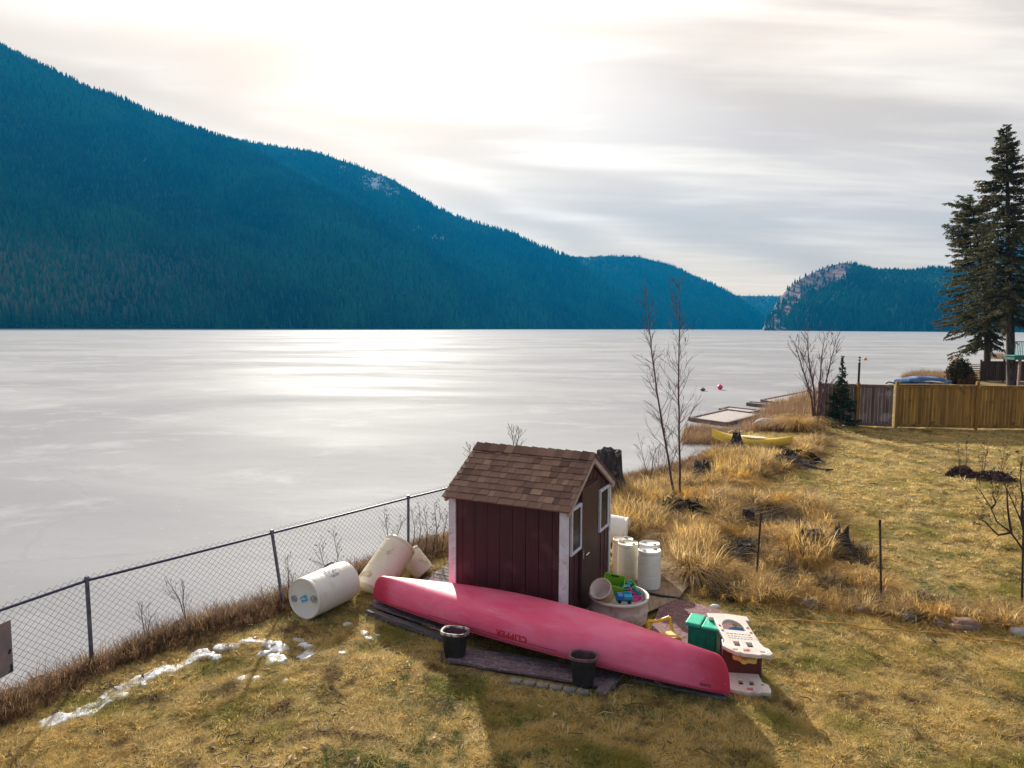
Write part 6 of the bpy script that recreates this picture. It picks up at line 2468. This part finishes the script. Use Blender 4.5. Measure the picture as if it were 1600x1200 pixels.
# brown grass along the fence and on the bank
x = rng.uniform(-8, 8, 90000)
y = rng.uniform(4.5, 32, 90000)
fs_, ss_ = fence_sd(x, y), shore_sd(x, y)
k_ = ((np.abs(fs_ + .12) < .42 + .12 * np.sin(x * 3)) & (y < 13.7) & (ss_ > .0)) | ((ss_ > .05) & (ss_ < 1.1) & (y > 12))
k_ &= ~obstacles(x, y, .3)
x, y = x[k_], y[k_]
k_ = rng.random(len(x)) < np.where(y < 13, 1.0, .5)
x, y = x[k_], y[k_]
z = ground_z(x, y)
fs_ = fence_sd(x, y)
sc_ = (.6 + .8 * rng.random(len(x))) * np.where(y < 14, np.clip(1.25 - np.abs(fs_ + .15) * 1.4, .3, 1.2), 1.1)
scatter('bank_grass', np.stack([x, y, z], 1), sc_, brown_src, 3, .3, 'brown withered grass fringe along the fence foot and lake bank', 'grass')
print('bank', len(x))


def poly_pts(px, n, z=0):
    P = np.array([tuple(W(a, b_, z)[:2]) for a, b_ in px])
    x = rng.uniform(P[:, 0].min(), P[:, 0].max(), n)
    y = rng.uniform(P[:, 1].min(), P[:, 1].max(), n)
    k = in_poly(x, y, [tuple(p) for p in P])
    return x[k], y[k]


xs_, ys_, ss2 = [], [], []
for px, n, s_ in (([(1066, 690), (1072, 668), (1100, 664), (1140, 672), (1180, 675), (1230, 690)], 1300, .6), ([(1130, 680), (1190, 655), (1240, 640), (1272, 640), (1290, 690), (1215, 692)], 1700, .85),
                  ([(1195, 640), (1280, 620), (1300, 640), (1250, 650)], 500, .8), ([(1405, 588), (1440, 592), (1480, 592), (1478, 585), (1440, 583)], 1100, .95), ([(1548, 560), (1582, 560), (1582, 556), (1550, 556)], 400, 1.4)):
    a, b_ = poly_pts(px, n, -.4)
    xs_.append(a)
    ys_.append(b_)
    ss2.append(np.full(len(a), s_) * rng.uniform(.6, 1.2, len(a)))
x, y, sc_ = map(np.concatenate, (xs_, ys_, ss2))
z = np.maximum(ground_z(x, y), ICE_Z)
scatter('reeds', np.stack([x, y, z], 1), sc_, reed_src, 4, .15, 'reddish brown reeds along the far shore by the docks', 'reeds')
x, y = fan_pts(15000, 6, 26)
g = fbm(x * .8, y * .8, 55, 3)
px, py = to_px(np.stack([x, y, np.zeros_like(x)], 1))
k_ = ((in_poly(px, py, [(560, 960), (690, 1000), (960, 1070), (1150, 1095), (1250, 1110), (1200, 1140), (700, 1140), (640, 1050), (430, 960)]) & (g > .40)) | (in_poly(px, py, [(1090, 905), (1240, 940), (1250, 965), (1130, 955)])) | (g > .63)) \
    & (shore_sd(x, y) > .5) & ~obstacles(x, y) & ~in_poly(x, y, WILD)
x, y, g = x[k_], y[k_], g[k_]
scatter('green_grass', np.stack([x, y, ground_z(x, y)], 1), rng.uniform(.35, .8, len(x)), green_src, 5, .3, 'darker green grass tufts around the boards and in scattered patches', 'grass')  # darker green tufts inside two outlines and in noise patches
print('green', len(x))

# litter: dead leaves, clods and bits of stick on the lawn
LIT = mat('litter', (0.10, 0.06, 0.035), (0.05, 0.032, 0.022), 5, .9, rnd=[((0.50, 0.36, 0.18), .5, .75)])
lit_src = []
for i in range(4):
    r = random.Random(300 + i)
    mb = MB()
    if i < 2:
        for _ in range(3):
            a = r.random() * 6.28
            c = Vector((r.uniform(-.02, .02), r.uniform(-.02, .02), r.uniform(.008, .03)))
            d = Vector((math.cos(a), math.sin(a), r.uniform(-.3, .3))) * .022
            e = Vector((-math.sin(a), math.cos(a), r.uniform(-.5, .5))) * .011
            mb.add([c - d, c + e, c + d, c - e], [(0, 1, 2, 3)])
    else:
        mb.tube([(-.07, 0, .02), (-.02, .012, .035), (.03, -.008, .03), (.08, .01, .018)], [.003, .004, .0035, .002], 4)
    lit_src.append(mb.build('litter_bit', LIT, link=False))
x, y = fan_pts(5200, 6, 30)
k_ = (shore_sd(x, y) > .5) & ~obstacles(x, y) & (rng.random(len(x)) < .15 + 1.2 * (fbm(x * .9, y * .9, 61, 3) > .52))
x, y = x[k_], y[k_]
scatter('lawn_litter', np.stack([x, y, ground_z(x, y)], 1), rng.uniform(.7, 1.6, len(x)) * np.clip(y / 11, 1, 1.6), lit_src, 11, .3, 'dead leaves and small sticks scattered over the lawn', 'litter')

# big drooping tussocks
TUS_A = mat('tussock_straw', (0.62, 0.42, 0.17), (0.30, 0.19, 0.09), 9, .8, stretch=(3, 3, .6), trans=.35)
TUS_B = mat('tussock_gold', (0.74, 0.48, 0.14), (0.40, 0.24, 0.08), 9, .8, stretch=(3, 3, .6), trans=.35)
tus = [(1078, 905, .78, .62, 'large hair like tussock of dry grass right of the white drums'), (1130, 900, .55, .50, 'drooping tussock between the large tussock and the left stake'),
       (1255, 885, .62, .55, 'golden tussock spilling over the broad stump'), (1040, 850, .6, .55, 'upright golden tussock behind the standing drums'), (990, 830, .6, .6, 'golden reed tussock beside the shed corner'),
       (1110, 835, .6, .5, 'pale tussock right of the dark earth mound'), (1200, 850, .5, .5, 'tussock behind the left stake'), (1330, 905, .5, .42, 'flattened tussock left of the right stake'),
       (1160, 760, .8, .5, 'round tussock on the far bank below the kayak'), (1215, 720, .9, .5, 'olive tussock at the far lawn corner'), (1250, 672, 1.6, 1.1, 'big golden bush of grass left of the grey fence')]
for k, (px_, py_, R_, h_, lb_) in enumerate(tus):
    r = random.Random(200 + k)
    c = Gd(px_, py_)
    vs, fs = [], []
    nb = 560
    wk0 = .0048 * max(1, c.y / 13)
    for _ in range(nb):
        a = r.random() * 2 * PI
        r0_ = R_ * .22 * math.sqrt(r.random())
        az = a + r.uniform(-.7, .7)
        out = Vector((math.cos(az), math.sin(az), 0))
        sd_ = Vector((-out.y, out.x, 0))
        L = R_ * r.uniform(.5, 1.1)
        H = h_ * r.uniform(.5, 1.1)
        o_ = len(vs)
        for j in range(6):
            t = j / 5
            zz = H * 1.55 * (t ** .75) * (1 - .82 * t)
            q = Vector((r0_ * math.cos(a), r0_ * math.sin(a), -.03)) + out * L * t ** 1.3 + Vector((0, 0, zz))
            wk = wk0 * (1 - .8 * t)
            vs += [q - sd_ * wk, q + sd_ * wk]
        for j in range(5):
            i = o_ + 2 * j
            fs.append((i, i + 1, i + 3, i + 2))
    o = MB().add(vs, fs).build('grass_tussock', [TUS_A, TUS_B, GOLD][k % 3])
    o.location = c
    tag(o, lb_, 'grass tussock', 'drooping dry grass tussocks')

# round conifer shrub by the far fence
shb = thing('conical_shrub', 'dense dark green and brown leaning shrub left of the far dark fence', 'shrub', W(1500, 600))
SHG = mat('shrub_leaves', (0.10, 0.075, 0.02), (0.04, 0.05, 0.02), 1.2, .9, spots=(.26, .12, .035), spot_scale=.8, spot_at=(.45, .58), trans=.3)
r = random.Random(4)
vs, fs = [], []
for _ in range(9000):
    u1, a = r.random(), r.random() * 2 * PI
    th = math.acos(1 - 1.0 * u1)
    R_ = 1.0 * r.uniform(.55, 1.0) * (1 + .16 * math.sin(5 * a) + .12 * math.sin(9 * a + 6 * th))
    c = Vector((R_ * math.sin(th) * math.cos(a) + .25, R_ * .8 * math.sin(th) * math.sin(a), 1.9 * R_ * math.cos(th)))
    c.x -= .25 * c.z
    a1 = Vector((r.uniform(-1, 1), r.uniform(-1, 1), r.uniform(-.4, 1))).normalized() * .10
    b1_ = a1.cross(Vector((r.uniform(-1, 1), r.uniform(-1, 1), r.uniform(-1, 1)))).normalized() * .04
    i = len(vs)
    vs += [c - a1, c + b1_, c + a1, c - b1_]
    fs.append((i, i + 1, i + 2, i + 3))
MB().add(vs, fs).build('foliage', SHG, shb)
MB().tube([(0, 0, 0), (.1, 0, .8), (0, 0, 1.4)], [.08, .06, .03], 6).build('stem', BARK, shb)
